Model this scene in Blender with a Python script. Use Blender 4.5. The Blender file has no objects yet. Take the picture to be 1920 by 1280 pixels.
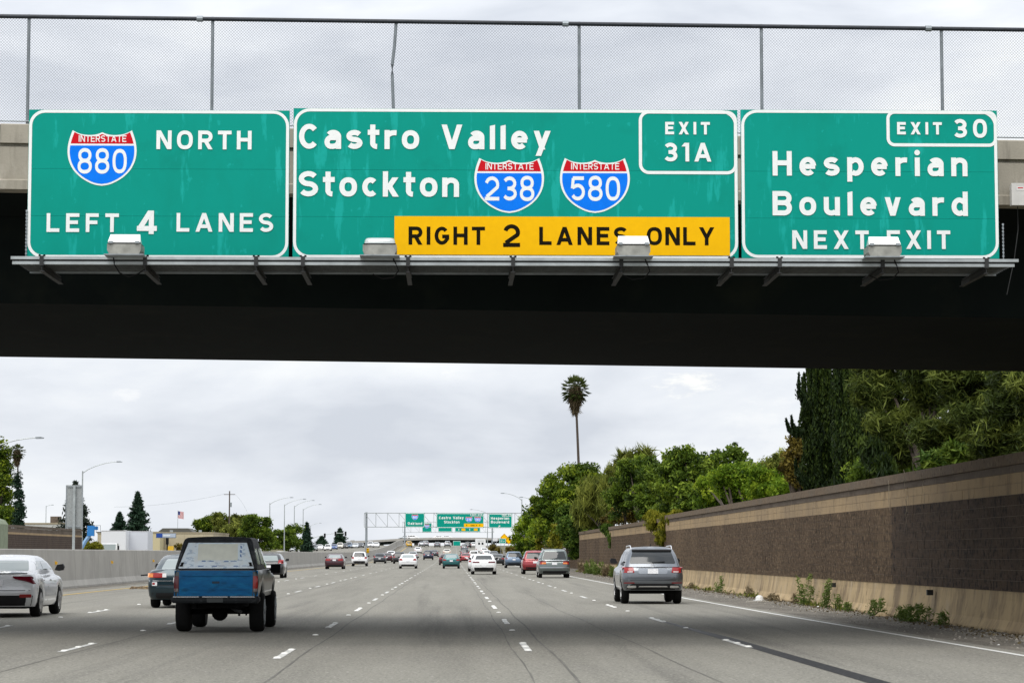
import bpy, bmesh, math, random
import numpy as np
from mathutils import Vector, Matrix
from mathutils.bvhtree import BVHTree
random.seed(7); RNG = np.random.default_rng(11)
R = math.radians
S = bpy.context.scene
COL = S.collection

# ------------------------------------------------------------------ camera, world, sun, exposure
FPX, EYE = 4660.0, 1.487           # focal length in pixels of a 1920 wide picture, eye height
PITCH = math.atan(397.0/FPX)
YAW = -math.atan(113.0*math.cos(PITCH)/FPX)
cd = bpy.data.cameras.new('camera'); cam = bpy.data.objects.new('camera', cd); COL.objects.link(cam)
cam.location = (0, 0, EYE); cam.rotation_euler = (R(90)+PITCH, 0, YAW)
cd.sensor_width = 36; cd.lens = FPX/1920*36; cd.clip_start = .5; cd.clip_end = 9000
S.camera = cam
CM = cam.rotation_euler.to_matrix()
def at(px, py, Y):
    """world point seen at a pixel of the photograph, at distance Y along the road"""
    d = CM @ Vector((px-960, 640-py, -FPX))
    t = Y/d.y
    return Vector((d.x*t, Y, EYE+d.z*t))

SUN_EL, SUN_AZ = 57, 198
w = bpy.data.worlds.new('World'); S.world = w; w.use_nodes = True
nt = w.node_tree; N = nt.nodes; L = nt.links
for n in list(N): N.remove(n)
def nd(tree, typ, **kw):
    n = tree.nodes.new(typ)
    for k, v in kw.items(): setattr(n, k, v)
    return n
out = nd(nt, 'ShaderNodeOutputWorld'); bg = nd(nt, 'ShaderNodeBackground')
sky = nd(nt, 'ShaderNodeTexSky', sky_type='NISHITA', sun_disc=False)
sky.sun_elevation = R(SUN_EL); sky.sun_rotation = R(SUN_AZ)
tc = nd(nt, 'ShaderNodeTexCoord'); mp = nd(nt, 'ShaderNodeMapping'); mp.inputs['Scale'].default_value = (1, 1, 2.8)
nz = nd(nt, 'ShaderNodeTexNoise'); nz.inputs['Scale'].default_value = 7.5; nz.inputs['Detail'].default_value = 8; nz.inputs['Roughness'].default_value = .52
nz.inputs['Distortion'].default_value = .25
L.new(tc.outputs['Generated'], mp.inputs['Vector']); L.new(mp.outputs['Vector'], nz.inputs['Vector'])
cr = nd(nt, 'ShaderNodeValToRGB')
e = cr.color_ramp.elements
e[0].position = .34; e[0].color = (.63, .67, .74, 1)
e[1].position = .66; e[1].color = (.98, 1.0, 1.0, 1)
m_ = e.new(.50); m_.color = (.80, .835, .89, 1)
L.new(nz.outputs['Fac'], cr.inputs['Fac'])
# bright breaks in the cloud, sitting at fixed directions of the sky
def dirv(px, py): return (CM @ Vector((px-960, 640-py, -FPX))).normalized()
prev = cr.outputs['Color']
sep = nd(nt, 'ShaderNodeSeparateXYZ'); L.new(tc.outputs['Generated'], sep.inputs[0])
nz2 = nd(nt, 'ShaderNodeTexNoise'); nz2.inputs['Scale'].default_value = 75; nz2.inputs['Detail'].default_value = 6; nz2.inputs['Roughness'].default_value = .62
L.new(mp.outputs['Vector'], nz2.inputs['Vector'])
def brk(px, py, rx, rz, amount, colour):
    global prev
    d = dirv(px, py)
    def term(o, c, r):
        a = nd(nt, 'ShaderNodeMath', operation='SUBTRACT'); L.new(sep.outputs[o], a.inputs[0]); a.inputs[1].default_value = c
        b = nd(nt, 'ShaderNodeMath', operation='DIVIDE'); L.new(a.outputs[0], b.inputs[0]); b.inputs[1].default_value = r
        c_ = nd(nt, 'ShaderNodeMath', operation='MULTIPLY'); L.new(b.outputs[0], c_.inputs[0]); L.new(b.outputs[0], c_.inputs[1])
        return c_
    t1 = term(0, d.x, rx); t2 = term(2, d.z, rz)
    s = nd(nt, 'ShaderNodeMath', operation='ADD'); L.new(t1.outputs[0], s.inputs[0]); L.new(t2.outputs[0], s.inputs[1])
    n2 = nd(nt, 'ShaderNodeMath', operation='MULTIPLY_ADD'); L.new(nz2.outputs['Fac'], n2.inputs[0]); n2.inputs[1].default_value = 9.0; n2.inputs[2].default_value = -4.1
    s2 = nd(nt, 'ShaderNodeMath', operation='ADD'); L.new(s.outputs[0], s2.inputs[0]); L.new(n2.outputs[0], s2.inputs[1])
    mr = nd(nt, 'ShaderNodeMapRange', interpolation_type='SMOOTHSTEP'); L.new(s2.outputs[0], mr.inputs['Value'])
    mr.inputs['From Min'].default_value = 1.5; mr.inputs['From Max'].default_value = -0.7
    mr.inputs['To Min'].default_value = 0; mr.inputs['To Max'].default_value = amount
    mr.clamp = True
    yy = nd(nt, 'ShaderNodeMath', operation='GREATER_THAN'); L.new(sep.outputs[1], yy.inputs[0]); yy.inputs[1].default_value = .3
    f = nd(nt, 'ShaderNodeMath', operation='MULTIPLY'); L.new(mr.outputs[0], f.inputs[0]); L.new(yy.outputs[0], f.inputs[1])
    mx = nd(nt, 'ShaderNodeMix', data_type='RGBA'); L.new(f.outputs[0], mx.inputs['Factor']); L.new(prev, mx.inputs[6]); mx.inputs[7].default_value = colour
    prev = mx.outputs[2]
brk(1285, 728, .0150, .0060, .9, (1.0, 1.0, .97, 1))
brk(845, 706, .004, .004, .8, (.95, .96, .97, 1))
brk(238, 740, .006, .003, .6, (.95, .96, .97, 1))
brk(1440, 800, .014, .016, .4, (.95, .96, .97, 1))
# an overcast sky is brighter overhead than near the horizon
mz = nd(nt, 'ShaderNodeMapRange'); L.new(sep.outputs[2], mz.inputs['Value'])
mz.inputs['From Min'].default_value = 0.05; mz.inputs['From Max'].default_value = 1; mz.inputs['To Min'].default_value = 1.06; mz.inputs['To Max'].default_value = 1.75
mul = nd(nt, 'ShaderNodeVectorMath', operation='SCALE'); L.new(prev, mul.inputs[0]); L.new(mz.outputs[0], mul.inputs['Scale'])
mix = nd(nt, 'ShaderNodeMix', data_type='RGBA'); mix.inputs['Factor'].default_value = .97
skys = nd(nt, 'ShaderNodeVectorMath', operation='SCALE'); L.new(sky.outputs[0], skys.inputs[0]); skys.inputs['Scale'].default_value = .08
L.new(skys.outputs[0], mix.inputs[6]); L.new(mul.outputs[0], mix.inputs[7])
L.new(mix.outputs[2], bg.inputs['Color']); bg.inputs['Strength'].default_value = 1.0
L.new(bg.outputs[0], out.inputs[0])
sd = bpy.data.lights.new('sun', 'SUN'); sun = bpy.data.objects.new('sun', sd); COL.objects.link(sun)
sd.energy = 2.0; sd.angle = R(38); sd.color = (1, .965, .91)
az = R(SUN_AZ); el = R(SUN_EL)
sv = Vector((math.sin(az)*math.cos(el), math.cos(az)*math.cos(el), math.sin(el)))
sun.rotation_euler = sv.to_track_quat('Z', 'Y').to_euler(); sun.location = (0, 0, 60)
S.view_settings.view_transform = 'Standard'; S.view_settings.look = 'None'
S.view_settings.exposure = 0; S.view_settings.gamma = 1; S.view_settings.use_curve_mapping = False
S.cycles.max_bounces = 5; S.cycles.diffuse_bounces = 3; S.cycles.glossy_bounces = 3; S.cycles.transparent_max_bounces = 6
S.cycles.caustics_reflective = False; S.cycles.caustics_refractive = False

# ------------------------------------------------------------------ materials
_M = {}
def mat(name, col, rough=.7, metal=0, spec=.5, coat=0, var=0, scale=8, bump=0, bscale=40, stretch=None, col2=None, lo=.35, hi=.65, detail=5, coord='Object', emit=None):
    """Principled material; var / col2 give noise variation of the base colour, bump a fine relief."""
    if name in _M: return _M[name]
    m = bpy.data.materials.new(name); m.use_nodes = True; t = m.node_tree; b = t.nodes['Principled BSDF']
    b.inputs['Base Color'].default_value = (*col, 1); b.inputs['Roughness'].default_value = rough; b.inputs['Metallic'].default_value = metal
    b.inputs['Specular IOR Level'].default_value = spec; b.inputs['Coat Weight'].default_value = coat; b.inputs['Coat Roughness'].default_value = .05
    tcn = nd(t, 'ShaderNodeTexCoord'); mpn = nd(t, 'ShaderNodeMapping')
    t.links.new(tcn.outputs[coord], mpn.inputs['Vector'])
    if stretch: mpn.inputs['Scale'].default_value = stretch
    if var or col2:
        n = nd(t, 'ShaderNodeTexNoise'); n.inputs['Scale'].default_value = scale; n.inputs['Detail'].default_value = detail; n.inputs['Roughness'].default_value = .6
        t.links.new(mpn.outputs[0], n.inputs['Vector'])
        r = nd(t, 'ShaderNodeValToRGB'); r.color_ramp.elements[0].position = lo; r.color_ramp.elements[1].position = hi
        c1 = col; c2 = col2 or tuple(min(1, c*(1+var)) for c in col)
        if not col2: c1 = tuple(c*(1-var) for c in col)
        r.color_ramp.elements[0].color = (*c1, 1); r.color_ramp.elements[1].color = (*c2, 1)
        t.links.new(n.outputs['Fac'], r.inputs['Fac']); t.links.new(r.outputs[0], b.inputs['Base Color'])
    if bump:
        n = nd(t, 'ShaderNodeTexNoise'); n.inputs['Scale'].default_value = bscale; n.inputs['Detail'].default_value = 4
        t.links.new(mpn.outputs[0], n.inputs['Vector'])
        bp = nd(t, 'ShaderNodeBump'); bp.inputs['Strength'].default_value = bump; bp.inputs['Distance'].default_value = .02
        t.links.new(n.outputs['Fac'], bp.inputs['Height']); t.links.new(bp.outputs[0], b.inputs['Normal'])
    if emit:
        b.inputs['Emission Color'].default_value = (*emit, 1); b.inputs['Emission Strength'].default_value = 1
    _M[name] = m; return m

def layered(name, base, layers, world=False, rough=.85, bump=0, bscale=60, bstretch=(1, 1, 1), spec=.12):
    """base colour with several noise layers: (colour, scale, stretch, lo, hi, amount)"""
    m = bpy.data.materials.new(name); m.use_nodes = True; t = m.node_tree; b = t.nodes['Principled BSDF']
    b.inputs['Roughness'].default_value = rough; b.inputs['Specular IOR Level'].default_value = spec
    tcn = nd(t, 'ShaderNodeNewGeometry' if world else 'ShaderNodeTexCoord'); prev = None; OUT = 'Position' if world else 'Object'
    for (c, sc, st, lo, hi, am) in layers:
        mpn = nd(t, 'ShaderNodeMapping'); mpn.inputs['Scale'].default_value = st; t.links.new(tcn.outputs[OUT], mpn.inputs['Vector'])
        mpn.inputs['Location'].default_value = (sc*.37, sc*.11, sc*.7)
        n = nd(t, 'ShaderNodeTexNoise'); n.inputs['Scale'].default_value = sc; n.inputs['Detail'].default_value = 5; n.inputs['Roughness'].default_value = .62
        t.links.new(mpn.outputs[0], n.inputs['Vector'])
        mr = nd(t, 'ShaderNodeMapRange'); mr.inputs['From Min'].default_value = lo; mr.inputs['From Max'].default_value = hi; mr.inputs['To Max'].default_value = am
        t.links.new(n.outputs['Fac'], mr.inputs['Value'])
        mx = nd(t, 'ShaderNodeMix', data_type='RGBA'); t.links.new(mr.outputs[0], mx.inputs['Factor'])
        if prev is None: mx.inputs[6].default_value = (*base, 1)
        else: t.links.new(prev, mx.inputs[6])
        mx.inputs[7].default_value = (*c, 1); prev = mx.outputs[2]
    t.links.new(prev, b.inputs['Base Color'])
    if bump:
        mpn = nd(t, 'ShaderNodeMapping'); mpn.inputs['Scale'].default_value = bstretch; t.links.new(tcn.outputs[OUT], mpn.inputs['Vector'])
        n = nd(t, 'ShaderNodeTexNoise'); n.inputs['Scale'].default_value = bscale; n.inputs['Detail'].default_value = 4
        t.links.new(mpn.outputs[0], n.inputs['Vector'])
        bp = nd(t, 'ShaderNodeBump'); bp.inputs['Strength'].default_value = bump; bp.inputs['Distance'].default_value = .02
        t.links.new(n.outputs['Fac'], bp.inputs['Height']); t.links.new(bp.outputs[0], b.inputs['Normal'])
    _M[name] = m; return m

M_ROAD = layered('worn_pavement', (.225, .215, .185), [
    ((.285, .272, .234), .9, (1, .06, 1), .40, .65, .55), ((.150, .142, .122), .55, (1, .03, 1), .50, .72, .5),
    ((.17, .16, .15), .35, (1, .5, 1), .50, .75, .3),
    ((.11, .105, .095), 1.1, (1, .02, 1), .56, .70, .45), ((.075, .072, .066), 22, (1, .45, 1), .52, .66, .55), ((.46, .44, .39), 27, (1, .45, 1), .55, .66, .5)], rough=.9, bump=.25, bscale=60)
M_SHOULDER = layered('shoulder_asphalt', (.14, .13, .112), [
    ((.24, .22, .19), 1.4, (1, .3, 1), .45, .65, .7), ((.09, .08, .07), 2.5, (1, .4, 1), .5, .7, .6),
    ((.36, .32, .26), 22, (1, .6, 1), .55, .65, .8), ((.05, .045, .04), 24, (1, 1, 1), .58, .75, .6)], rough=.95, bump=.5, bscale=40)
M_CONC = layered('barrier_concrete', (.40, .385, .355), [
    ((.31, .30, .275), .8, (1, .5, .5), .4, .65, .6), ((.27, .26, .235), 1.1, (1.5, 1.5, .35), .52, .75, .45),
    ((.48, .46, .43), 2.2, (1, 1, .5), .52, .7, .5)], rough=.9, bump=.15, bscale=30)
M_BRIDGE = layered('bridge_concrete', (.40, .365, .30), [
    ((.27, .245, .20), .9, (1, 1, .6), .4, .65, .7), ((.12, .108, .09), 2.2, (3, 3, .35), .52, .75, .6),
    ((.50, .46, .39), 2.5, (1, 1, .5), .55, .7, .6)], rough=.92, bump=.2, bscale=25)
M_SOFFIT = layered('shade_dark_soffit', (.008, .011, .010), [  # near-black colour carries the shade under the bridge decks
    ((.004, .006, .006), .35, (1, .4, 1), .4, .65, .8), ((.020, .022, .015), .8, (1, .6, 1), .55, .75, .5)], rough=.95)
M_TAN = layered('tan_concrete', (.54, .405, .235), [
    ((.40, .30, .175), .7, (1, .6, .5), .42, .66, .6), ((.22, .165, .11), 1.3, (1, 1, .4), .46, .64, .8), ((.17, .13, .09), 3.5, (1, 1, .7), .56, .70, .6),
    ((.52, .43, .31), 2.0, (1, 1, .5), .55, .7, .5)], rough=.92, bump=.3, bscale=18)
M_BLOCK = layered('brown_split_block', (.120, .081, .051), [
    ((.078, .053, .035), .6, (1, .4, .6), .4, .65, .7), ((.19, .13, .078), .45, (1, .3, .3), .52, .66, .6), ((.030, .022, .016), 9, (1, .9, .8), .50, .60, .85),
    ((.30, .215, .135), 13, (1, .9, .8), .54, .64, .75)], world=True, rough=.95, bump=.9, bscale=26, bstretch=(1, 1.5, .35))
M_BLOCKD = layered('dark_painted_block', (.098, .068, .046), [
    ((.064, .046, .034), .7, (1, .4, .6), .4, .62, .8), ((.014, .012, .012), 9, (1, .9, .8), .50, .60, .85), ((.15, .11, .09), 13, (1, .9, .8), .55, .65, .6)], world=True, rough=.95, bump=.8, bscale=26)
M_BLOCKT = layered('tan_split_block', (.42, .305, .180), [
    ((.27, .205, .14), .8, (1, .5, .6), .42, .66, .6), ((.15, .115, .08), 4, (1, .9, .3), .54, .70, .7)], world=True, rough=.95, bump=.5, bscale=26)
M_COPE = layered('dark_coping', (.155, .125, .10), [
    ((.085, .066, .050), 1.2, (1, .5, 1), .42, .65, .7), ((.22, .17, .125), 8, (1, 1, .8), .55, .66, .6)], world=True, rough=.95, bump=.5, bscale=24)
M_COPET = layered('coping_cap', (.175, .130, .090), [((.16, .13, .10), 1.5, (1, .5, 1), .42, .65, .7), ((.27, .21, .15), 7, (1, 1, .8), .55, .66, .6), ((.06, .048, .036), 9, (1, 1, 1), .56, .64, .6)], world=True, rough=.95, bump=.4, bscale=24)
M_MORTAR = mat('mortar', (.27, .215, .165), .95, var=.2, scale=6)
M_WPAINT = layered('white_road_paint', (.66, .66, .63), [((.30, .29, .27), 9, (1, 1, 1), .50, .66, .8), ((.50, .49, .46), 2, (1, .4, 1), .4, .7, .5)], rough=.7)
M_WLINE = layered('white_edge_paint', (.72, .72, .69), [((.45, .44, .41), 6, (1, .5, 1), .52, .70, .6)], rough=.7)
M_YPAINT = layered('yellow_road_paint', (.62, .40, .07), [((.38, .30, .14), 3, (1, .3, 1), .45, .68, .6)], rough=.7)
M_MARK = mat('ceramic_marker', (.8, .79, .74), .3, var=.1)
M_TAR = layered('tar_seal', (.030, .030, .032), [((.075, .074, .073), 30, (1, .15, 1), .45, .7, .7)], rough=.6)
M_GALV = mat('galvanised_steel', (.42, .45, .45), .45, metal=.6, var=.15, scale=3)
M_GALVD = mat('dull_steel', (.31, .34, .36), .6, metal=.4, var=.2, scale=3)
M_PIPE = mat('dark_top_rail', (.018, .022, .030), .5, var=.3)
M_WIRE = mat('fence_wire', (.12, .13, .15), .5, metal=.3)
M_BLACK = mat('black_rubber', (.010, .010, .010), .8, spec=.2)
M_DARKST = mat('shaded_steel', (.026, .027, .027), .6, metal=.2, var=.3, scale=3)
M_TYRE = mat('tyre_rubber', (.012, .012, .012), .9, spec=.15, bump=.3, bscale=20)
M_UNDER = mat('underbody_black', (.006, .006, .006), .95, spec=.1)
M_GLASS = mat('tinted_car_glass', (.020, .024, .026), .06, spec=.55)
M_GLASSL = mat('reflective_car_glass', (.24, .28, .275), .10, spec=.8, coat=.5)
M_RIM = mat('alloy_rim', (.5, .5, .5), .3, metal=.8)
M_RED = mat('taillight_red', (.30, .006, .006), .2, coat=.3)
M_REDD = mat('dark_taillight', (.11, .004, .012), .2, coat=.3)
M_AMBER = mat('amber_lens', (.75, .22, .02), .2, coat=.6)
M_LENS = mat('clear_lens', (.75, .75, .75), .15, coat=.8)
M_PLATE = mat('licence_plate_white', (.72, .72, .74), .4, var=.12, scale=30)
M_BLKPL = mat('black_plastic', (.016, .016, .018), .65, spec=.3)
M_CHROME = mat('chrome_trim', (.75, .75, .76), .2, metal=.9)
def paint(name, col, metal=0.0, rough=.32): return mat('paint_'+name, col, rough, metal=metal, coat=.8, var=.04, scale=2)
M_SGREEN = layered('sign_green', (.0, .315, .245), [
    ((.0, .28, .21), 1.6, (1, 1, .5), .5, .7, .6), ((.015, .47, .41), 1.9, (2.4, 1, .45), .58, .64, .55), ((.0, .25, .19), .9, (1, 1, 1), .58, .68, .5), ((.01, .42, .36), 5.5, (1, 1, .8), .66, .69, .6)], rough=.5)
M_SGREENF = mat('sign_green_far', (.0, .30, .225), .5, spec=.15, var=.08)
M_SWHITE = mat('sign_white', (.90, .92, .90), .5, spec=.15, var=.03)
M_SRED = mat('shield_red', (.62, .006, .016), .5, spec=.12, var=.05)
M_SBLUE = mat('shield_blue', (.0, .20, .92), .5, spec=.12, var=.05)
M_SYEL = mat('sign_yellow', (.98, .53, .0), .5, spec=.12, var=.03)
M_SBLK = mat('sign_black', (.012, .010, .005), .7, spec=.05)
M_SBACK = mat('sign_back_metal', (.36, .38, .38), .5, metal=.5, var=.1)

# ------------------------------------------------------------------ mesh helpers
def mk(name, verts, faces, material, parent=None, smooth=False, angle=40, mats=None, midx=None):
    me = bpy.data.meshes.new(name); me.from_pydata([tuple(v) for v in verts], [], faces)
    if mats:
        for m in mats: me.materials.append(m)
        me.polygons.foreach_set('material_index', midx)
    else: me.materials.append(material)
    if smooth:
        me.shade_smooth()
        if angle < 180: me.set_sharp_from_angle(angle=R(angle))
    me.update()
    o = bpy.data.objects.new(name, me); COL.objects.link(o)
    if parent: o.parent = parent
    return o
def tag(o, label=None, cat=None, group=None, kind=None):
    if label: o['label'] = label
    if cat: o['category'] = cat
    if group: o['group'] = group
    if kind: o['kind'] = kind
    return o
def empty(name, loc=(0, 0, 0), rz=0, label=None, cat=None, group=None):
    o = bpy.data.objects.new(name, None); COL.objects.link(o); o.location = loc; o.rotation_euler = (0, 0, rz); o.empty_display_size = .2
    return tag(o, label, cat, group)
class MB:
    def __init__(s): s.v = []; s.f = []
    def add(s, vs, fs):
        b = len(s.v); s.v += [tuple(v) for v in vs]; s.f += [tuple(i+b for i in f) for f in fs]; return s
    def box(s, x0, x1, y0, y1, z0, z1):
        return s.add([(x0,y0,z0),(x1,y0,z0),(x1,y1,z0),(x0,y1,z0),(x0,y0,z1),(x1,y0,z1),(x1,y1,z1),(x0,y1,z1)],
                     [(0,3,2,1),(4,5,6,7),(0,1,5,4),(1,2,6,5),(2,3,7,6),(3,0,4,7)])
    def tube(s, pts, r, n=8, r2=None, cap=True):
        pts = [Vector(p) for p in pts]; k = len(pts); base = len(s.v)
        for i, p in enumerate(pts):
            d = (pts[min(i+1, k-1)]-pts[max(i-1, 0)]).normalized()
            a = d.cross(Vector((0, 0, 1)));
            if a.length < .05: a = d.cross(Vector((1, 0, 0)))
            a.normalize(); b = d.cross(a)
            rr = r if r2 is None else r+(r2-r)*i/max(1, k-1)
            for j in range(n):
                t = 2*math.pi*j/n; s.v.append(tuple(p+a*math.cos(t)*rr+b*math.sin(t)*rr))
        for i in range(k-1):
            for j in range(n):
                s.f.append((base+i*n+j, base+i*n+(j+1) % n, base+(i+1)*n+(j+1) % n, base+(i+1)*n+j))
        if cap:
            s.f.append(tuple(base+j for j in range(n))[::-1]); s.f.append(tuple(base+(k-1)*n+j for j in range(n)))
        return s
    def lathe(s, prof, n, c=(0, 0, 0), axis='z'):
        """prof: list of (r, h)"""
        base = len(s.v)
        for (r, h) in prof:
            for j in range(n):
                t = 2*math.pi*j/n; x, y = r*math.cos(t), r*math.sin(t)
                p = (x, y, h) if axis == 'z' else (h, x, y) if axis == 'x' else (x, h, y)
                s.v.append((p[0]+c[0], p[1]+c[1], p[2]+c[2]))
        for i in range(len(prof)-1):
            for j in range(n):
                s.f.append((base+i*n+j, base+i*n+(j+1) % n, base+(i+1)*n+(j+1) % n, base+(i+1)*n+j))
        s.f.append(tuple(base+j for j in range(n))[::-1]); s.f.append(tuple(base+(len(prof)-1)*n+j for j in range(n)))
        return s
    def prism(s, poly, a, b, axis='y'):
        """polygon (list of 2D) extruded from a to b along an axis"""
        base = len(s.v); n = len(poly)
        for t in (a, b):
            for (u, v) in poly: s.v.append((u, t, v) if axis == 'y' else (t, u, v) if axis == 'x' else (u, v, t))
        s.f.append(tuple(base+i for i in range(n))); s.f.append(tuple(base+n+i for i in range(n))[::-1])
        for i in range(n):
            j = (i+1) % n; s.f.append((base+j, base+i, base+n+i, base+n+j))
        return s
    def build(s, name, m, parent=None, smooth=False, angle=40): return mk(name, s.v, s.f, m, parent, smooth, angle)

# ------------------------------------------------------------------ road profile
def prof(Y):
    if Y < 330: return 0.0
    if Y < 700: return 2.3e-5*(Y-330)**2
    z = 2.3e-5*370**2
    if Y < 800: return z + .017*(Y-700) - .017/200*(Y-700)**2
    z += .85
    return z - .01*(Y-800) if Y < 1200 else z-4
def ground_y(py):
    """distance at which the road surface is seen at height py of the photograph (x near the middle)"""
    lo, hi = 10, 790
    for _ in range(50):
        m = (lo+hi)/2; y = 1037-(prof(m)-EYE)*FPX/m
        if y > py: lo = m
        else: hi = m
    return lo
# ------------------------------------------------------------------ ground and road
def strip(name, xs, m, z=0, y0=-60, y1=1000, parent=None, kind='structure', step=None):
    """xs(Y) -> (xl, xr); a sheet following the road profile"""
    ys = []; y = y0
    while y < y1: ys.append(y); y += step or (4 if y < 120 else 10)
    ys.append(y1); v = []; f = []
    for y in ys:
        a, b = xs(y); v += [(a, y, prof(y)+z), (b, y, prof(y)+z)]
    for i in range(len(ys)-1): f.append((2*i, 2*i+1, 2*i+3, 2*i+2))
    o = mk(name, v, f, m, parent)
    if kind: o['kind'] = kind
    return o
def lerp_tab(tab, y):
    if y <= tab[0][0]: return tab[0][1]
    for (a, p), (b, q) in zip(tab, tab[1:]):
        if y <= b: return p+(q-p)*(y-a)/(b-a)
    return tab[-1][1]
BX = lambda y: lerp_tab([(0, -16.45), (150, -16.4), (300, -15.6), (430, -14.7), (700, -15.4), (1000, -16)], y)
EDGE = lambda y: lerp_tab([(20, 8.55), (36, 8.36), (60, 7.98), (82, 7.78), (160, 7.72), (500, 7.5), (1000, 7.5)], y)
LD = lambda y: lerp_tab([(20, 4.9), (41, 4.74), (68, 4.52), (100, 4.50), (1000, 4.5)], y)
YEL = lambda y: lerp_tab([(0, -13.8), (95, -13.9), (200, -13.7), (300, -13.2), (430, -12.6), (1000, -12.9)], y)
M_GROUND = layered('dry_ground', (.16, .14, .09), [((.07, .09, .035), .15, (1, 1, 1), .4, .6, .8), ((.26, .22, .15), .5, (1, 1, 1), .5, .7, .6)], rough=1)
strip('ground', lambda y: (-2500, 2500), M_GROUND, z=-.14, y0=-60, y1=5000, step=20)
strip('road', lambda y: (-42, EDGE(y)+.35), M_ROAD, z=0)
strip('shoulder', lambda y: (EDGE(y)+.35, 13.0 if y > 207 else 10.72), M_SHOULDER, z=-.002)
strip('median_strip', lambda y: (BX(y)-.1, YEL(y)-1.3), M_SHOULDER, z=.004, y0=40, y1=900)

def dashes(name, xf, y0, y1, phase=0, wid=.11, n_lim=None):
    v = []; f = []; y = y0+phase
    while y < y1:
        x = xf(y+1.8); a, b = y, y+3.66; i = len(v)
        v += [(x-wid/2, a, prof(a)+.005), (x+wid/2, a, prof(a)+.005), (xf(b)+wid/2, b, prof(b)+.005), (xf(b)-wid/2, b, prof(b)+.005)]
        f.append((i, i+1, i+2, i+3)); y += 14.63
    return tag(mk(name, v, f, M_WPAINT), kind='structure')
M_TAR2 = layered('faded_seal', (.13, .125, .112), [((.17, .163, .145), 3, (1, .3, 1), .4, .6, .9)], rough=.8)
LINES = [(lambda y: -9.1, 4.6), (lambda y: lerp_tab([(40, -5.93), (110, -6.05)], y), 9.1), (lambda y: -2.48, 6.5), (lambda y: 1.18, 9.2), (LD, 10.6)]
for xf, ph in LINES: dashes('lane_line', xf, 29-14.63*0, 800, ph)
strip('edge_line', lambda y: (EDGE(y)-.06, EDGE(y)+.06), M_WLINE, z=.005, y0=-10, y1=900)
strip('median_line', lambda y: (YEL(y)-.06, YEL(y)+.07), M_YPAINT, z=.009, y0=40, y1=900)
# dark tar seam beside the outer lane line
strip('tar_seam', lambda y: (LD(y)-.03, LD(y)+.0+.24*min(1, (58-y)/14)), M_TAR, z=.0035, y0=20, y1=57)
for k, (xf, dx, y0, y1, wd) in enumerate([(LINES[3][0], .32, 15, 150, .035), (LINES[3][0], -.22, 15, 120, .02), (LINES[2][0], .30, 15, 180, .03), (LINES[1][0], .25, 30, 160, .03), (LD, -1.7, 15, 90, .025)]):
    strip('crack_seal', lambda y: (xf(y)+dx-wd/2+.02*math.sin(y*.4+k), xf(y)+dx+wd/2+.02*math.sin(y*.4+k)+.008*math.sin(y*1.7)), M_TAR2, z=.003, y0=y0, y1=y1, step=1)
# raised white pavement markers: three on each near dash, one in each gap
def marker_mesh():
    mb = MB(); mb.lathe([(.052, 0), (.048, .010), (.032, .018), (.012, .020)], 10); return mb
mm = marker_mesh().build('lane_marker', M_MARK, smooth=True)
first = True; LN = ['second lane line from the left', 'third lane line from the left', 'lane line right of the blue pickup', 'lane line below the far white sedan', 'lane line beside the tar seam']
for li, (xf, ph) in enumerate(LINES):
    y = 29+ph
    while y < 150:
        for dy in (((.35, 1.85, 3.3) if y < 75 else ()) + (10.2,)):
            yy = y+dy
            if first: o = mm; first = False
            else: o = mm.copy(); COL.objects.link(o)
            o.location = (xf(yy)+(random.uniform(-.01, .01)), yy, .005); o.scale = (1.15, 1.15, 1)
            tag(o, 'round white raised marker on the '+LN[li], 'road marker', 'raised markers on the '+LN[li])
        y += 14.63

# ------------------------------------------------------------------ left concrete median barrier
bar = empty('concrete_barrier', (-16.5, 60, 0), 0, 'long grey concrete median barrier with yellow reflectors behind the left lanes', 'barrier')
bar.location = (0, 0, 0)
def barrier_seg(y0, y1):
    x0, x1 = BX(y0), BX(y1); z0, z1 = prof(y0), prof(y1); v = []; f = []
    P = [(0, -.1), (0, .08), (-.13, .33), (-.20, 1.64), (-.225, 1.665), (-.40, 1.665), (-.425, 1.64), (-.5, .33), (-.62, .08), (-.62, -.1)]
    for (dx, dz) in P: v.append((x0+dx, y0, z0+dz))
    for (dx, dz) in P: v.append((x1+dx, y1, z1+dz))
    n = len(P)
    for i in range(n): f.append(((i+1) % n, i, n+i, n+(i+1) % n))
    f.append(tuple(range(n))); f.append(tuple(range(n, 2*n))[::-1])
    return mk('barrier_section', v, f, M_CONC, bar)
y = 30.0
while y < 434:
    d = 7.3; barrier_seg(y, y+d-.025); y += d
# beyond the gantry the barrier goes on, climbing with the road
seg = [434, 470, 510, 550, 590, 630, 670, 710, 760, 820]
for a, b in zip(seg, seg[1:]): barrier_seg(a, b-.03)
M_REFL = mat('amber_reflector', (.75, .42, .03), .4)
for i, (px, py) in enumerate([(108, 1055), (212, 1053.5), (289, 1051)]):
    Y = FPX*16.62/(847-px); p = at(px, py, Y)
    rf = MB().box(-.02, .09, -.05, .05, -.06, .06); rf.prism([(-.02, .06), (.03, .06), (.03, .075), (-.02, .09)], -.045, .045)
    o = rf.build('reflector', M_REFL, bar); o.location = (BX(Y)-.165, Y, p.z)

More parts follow.
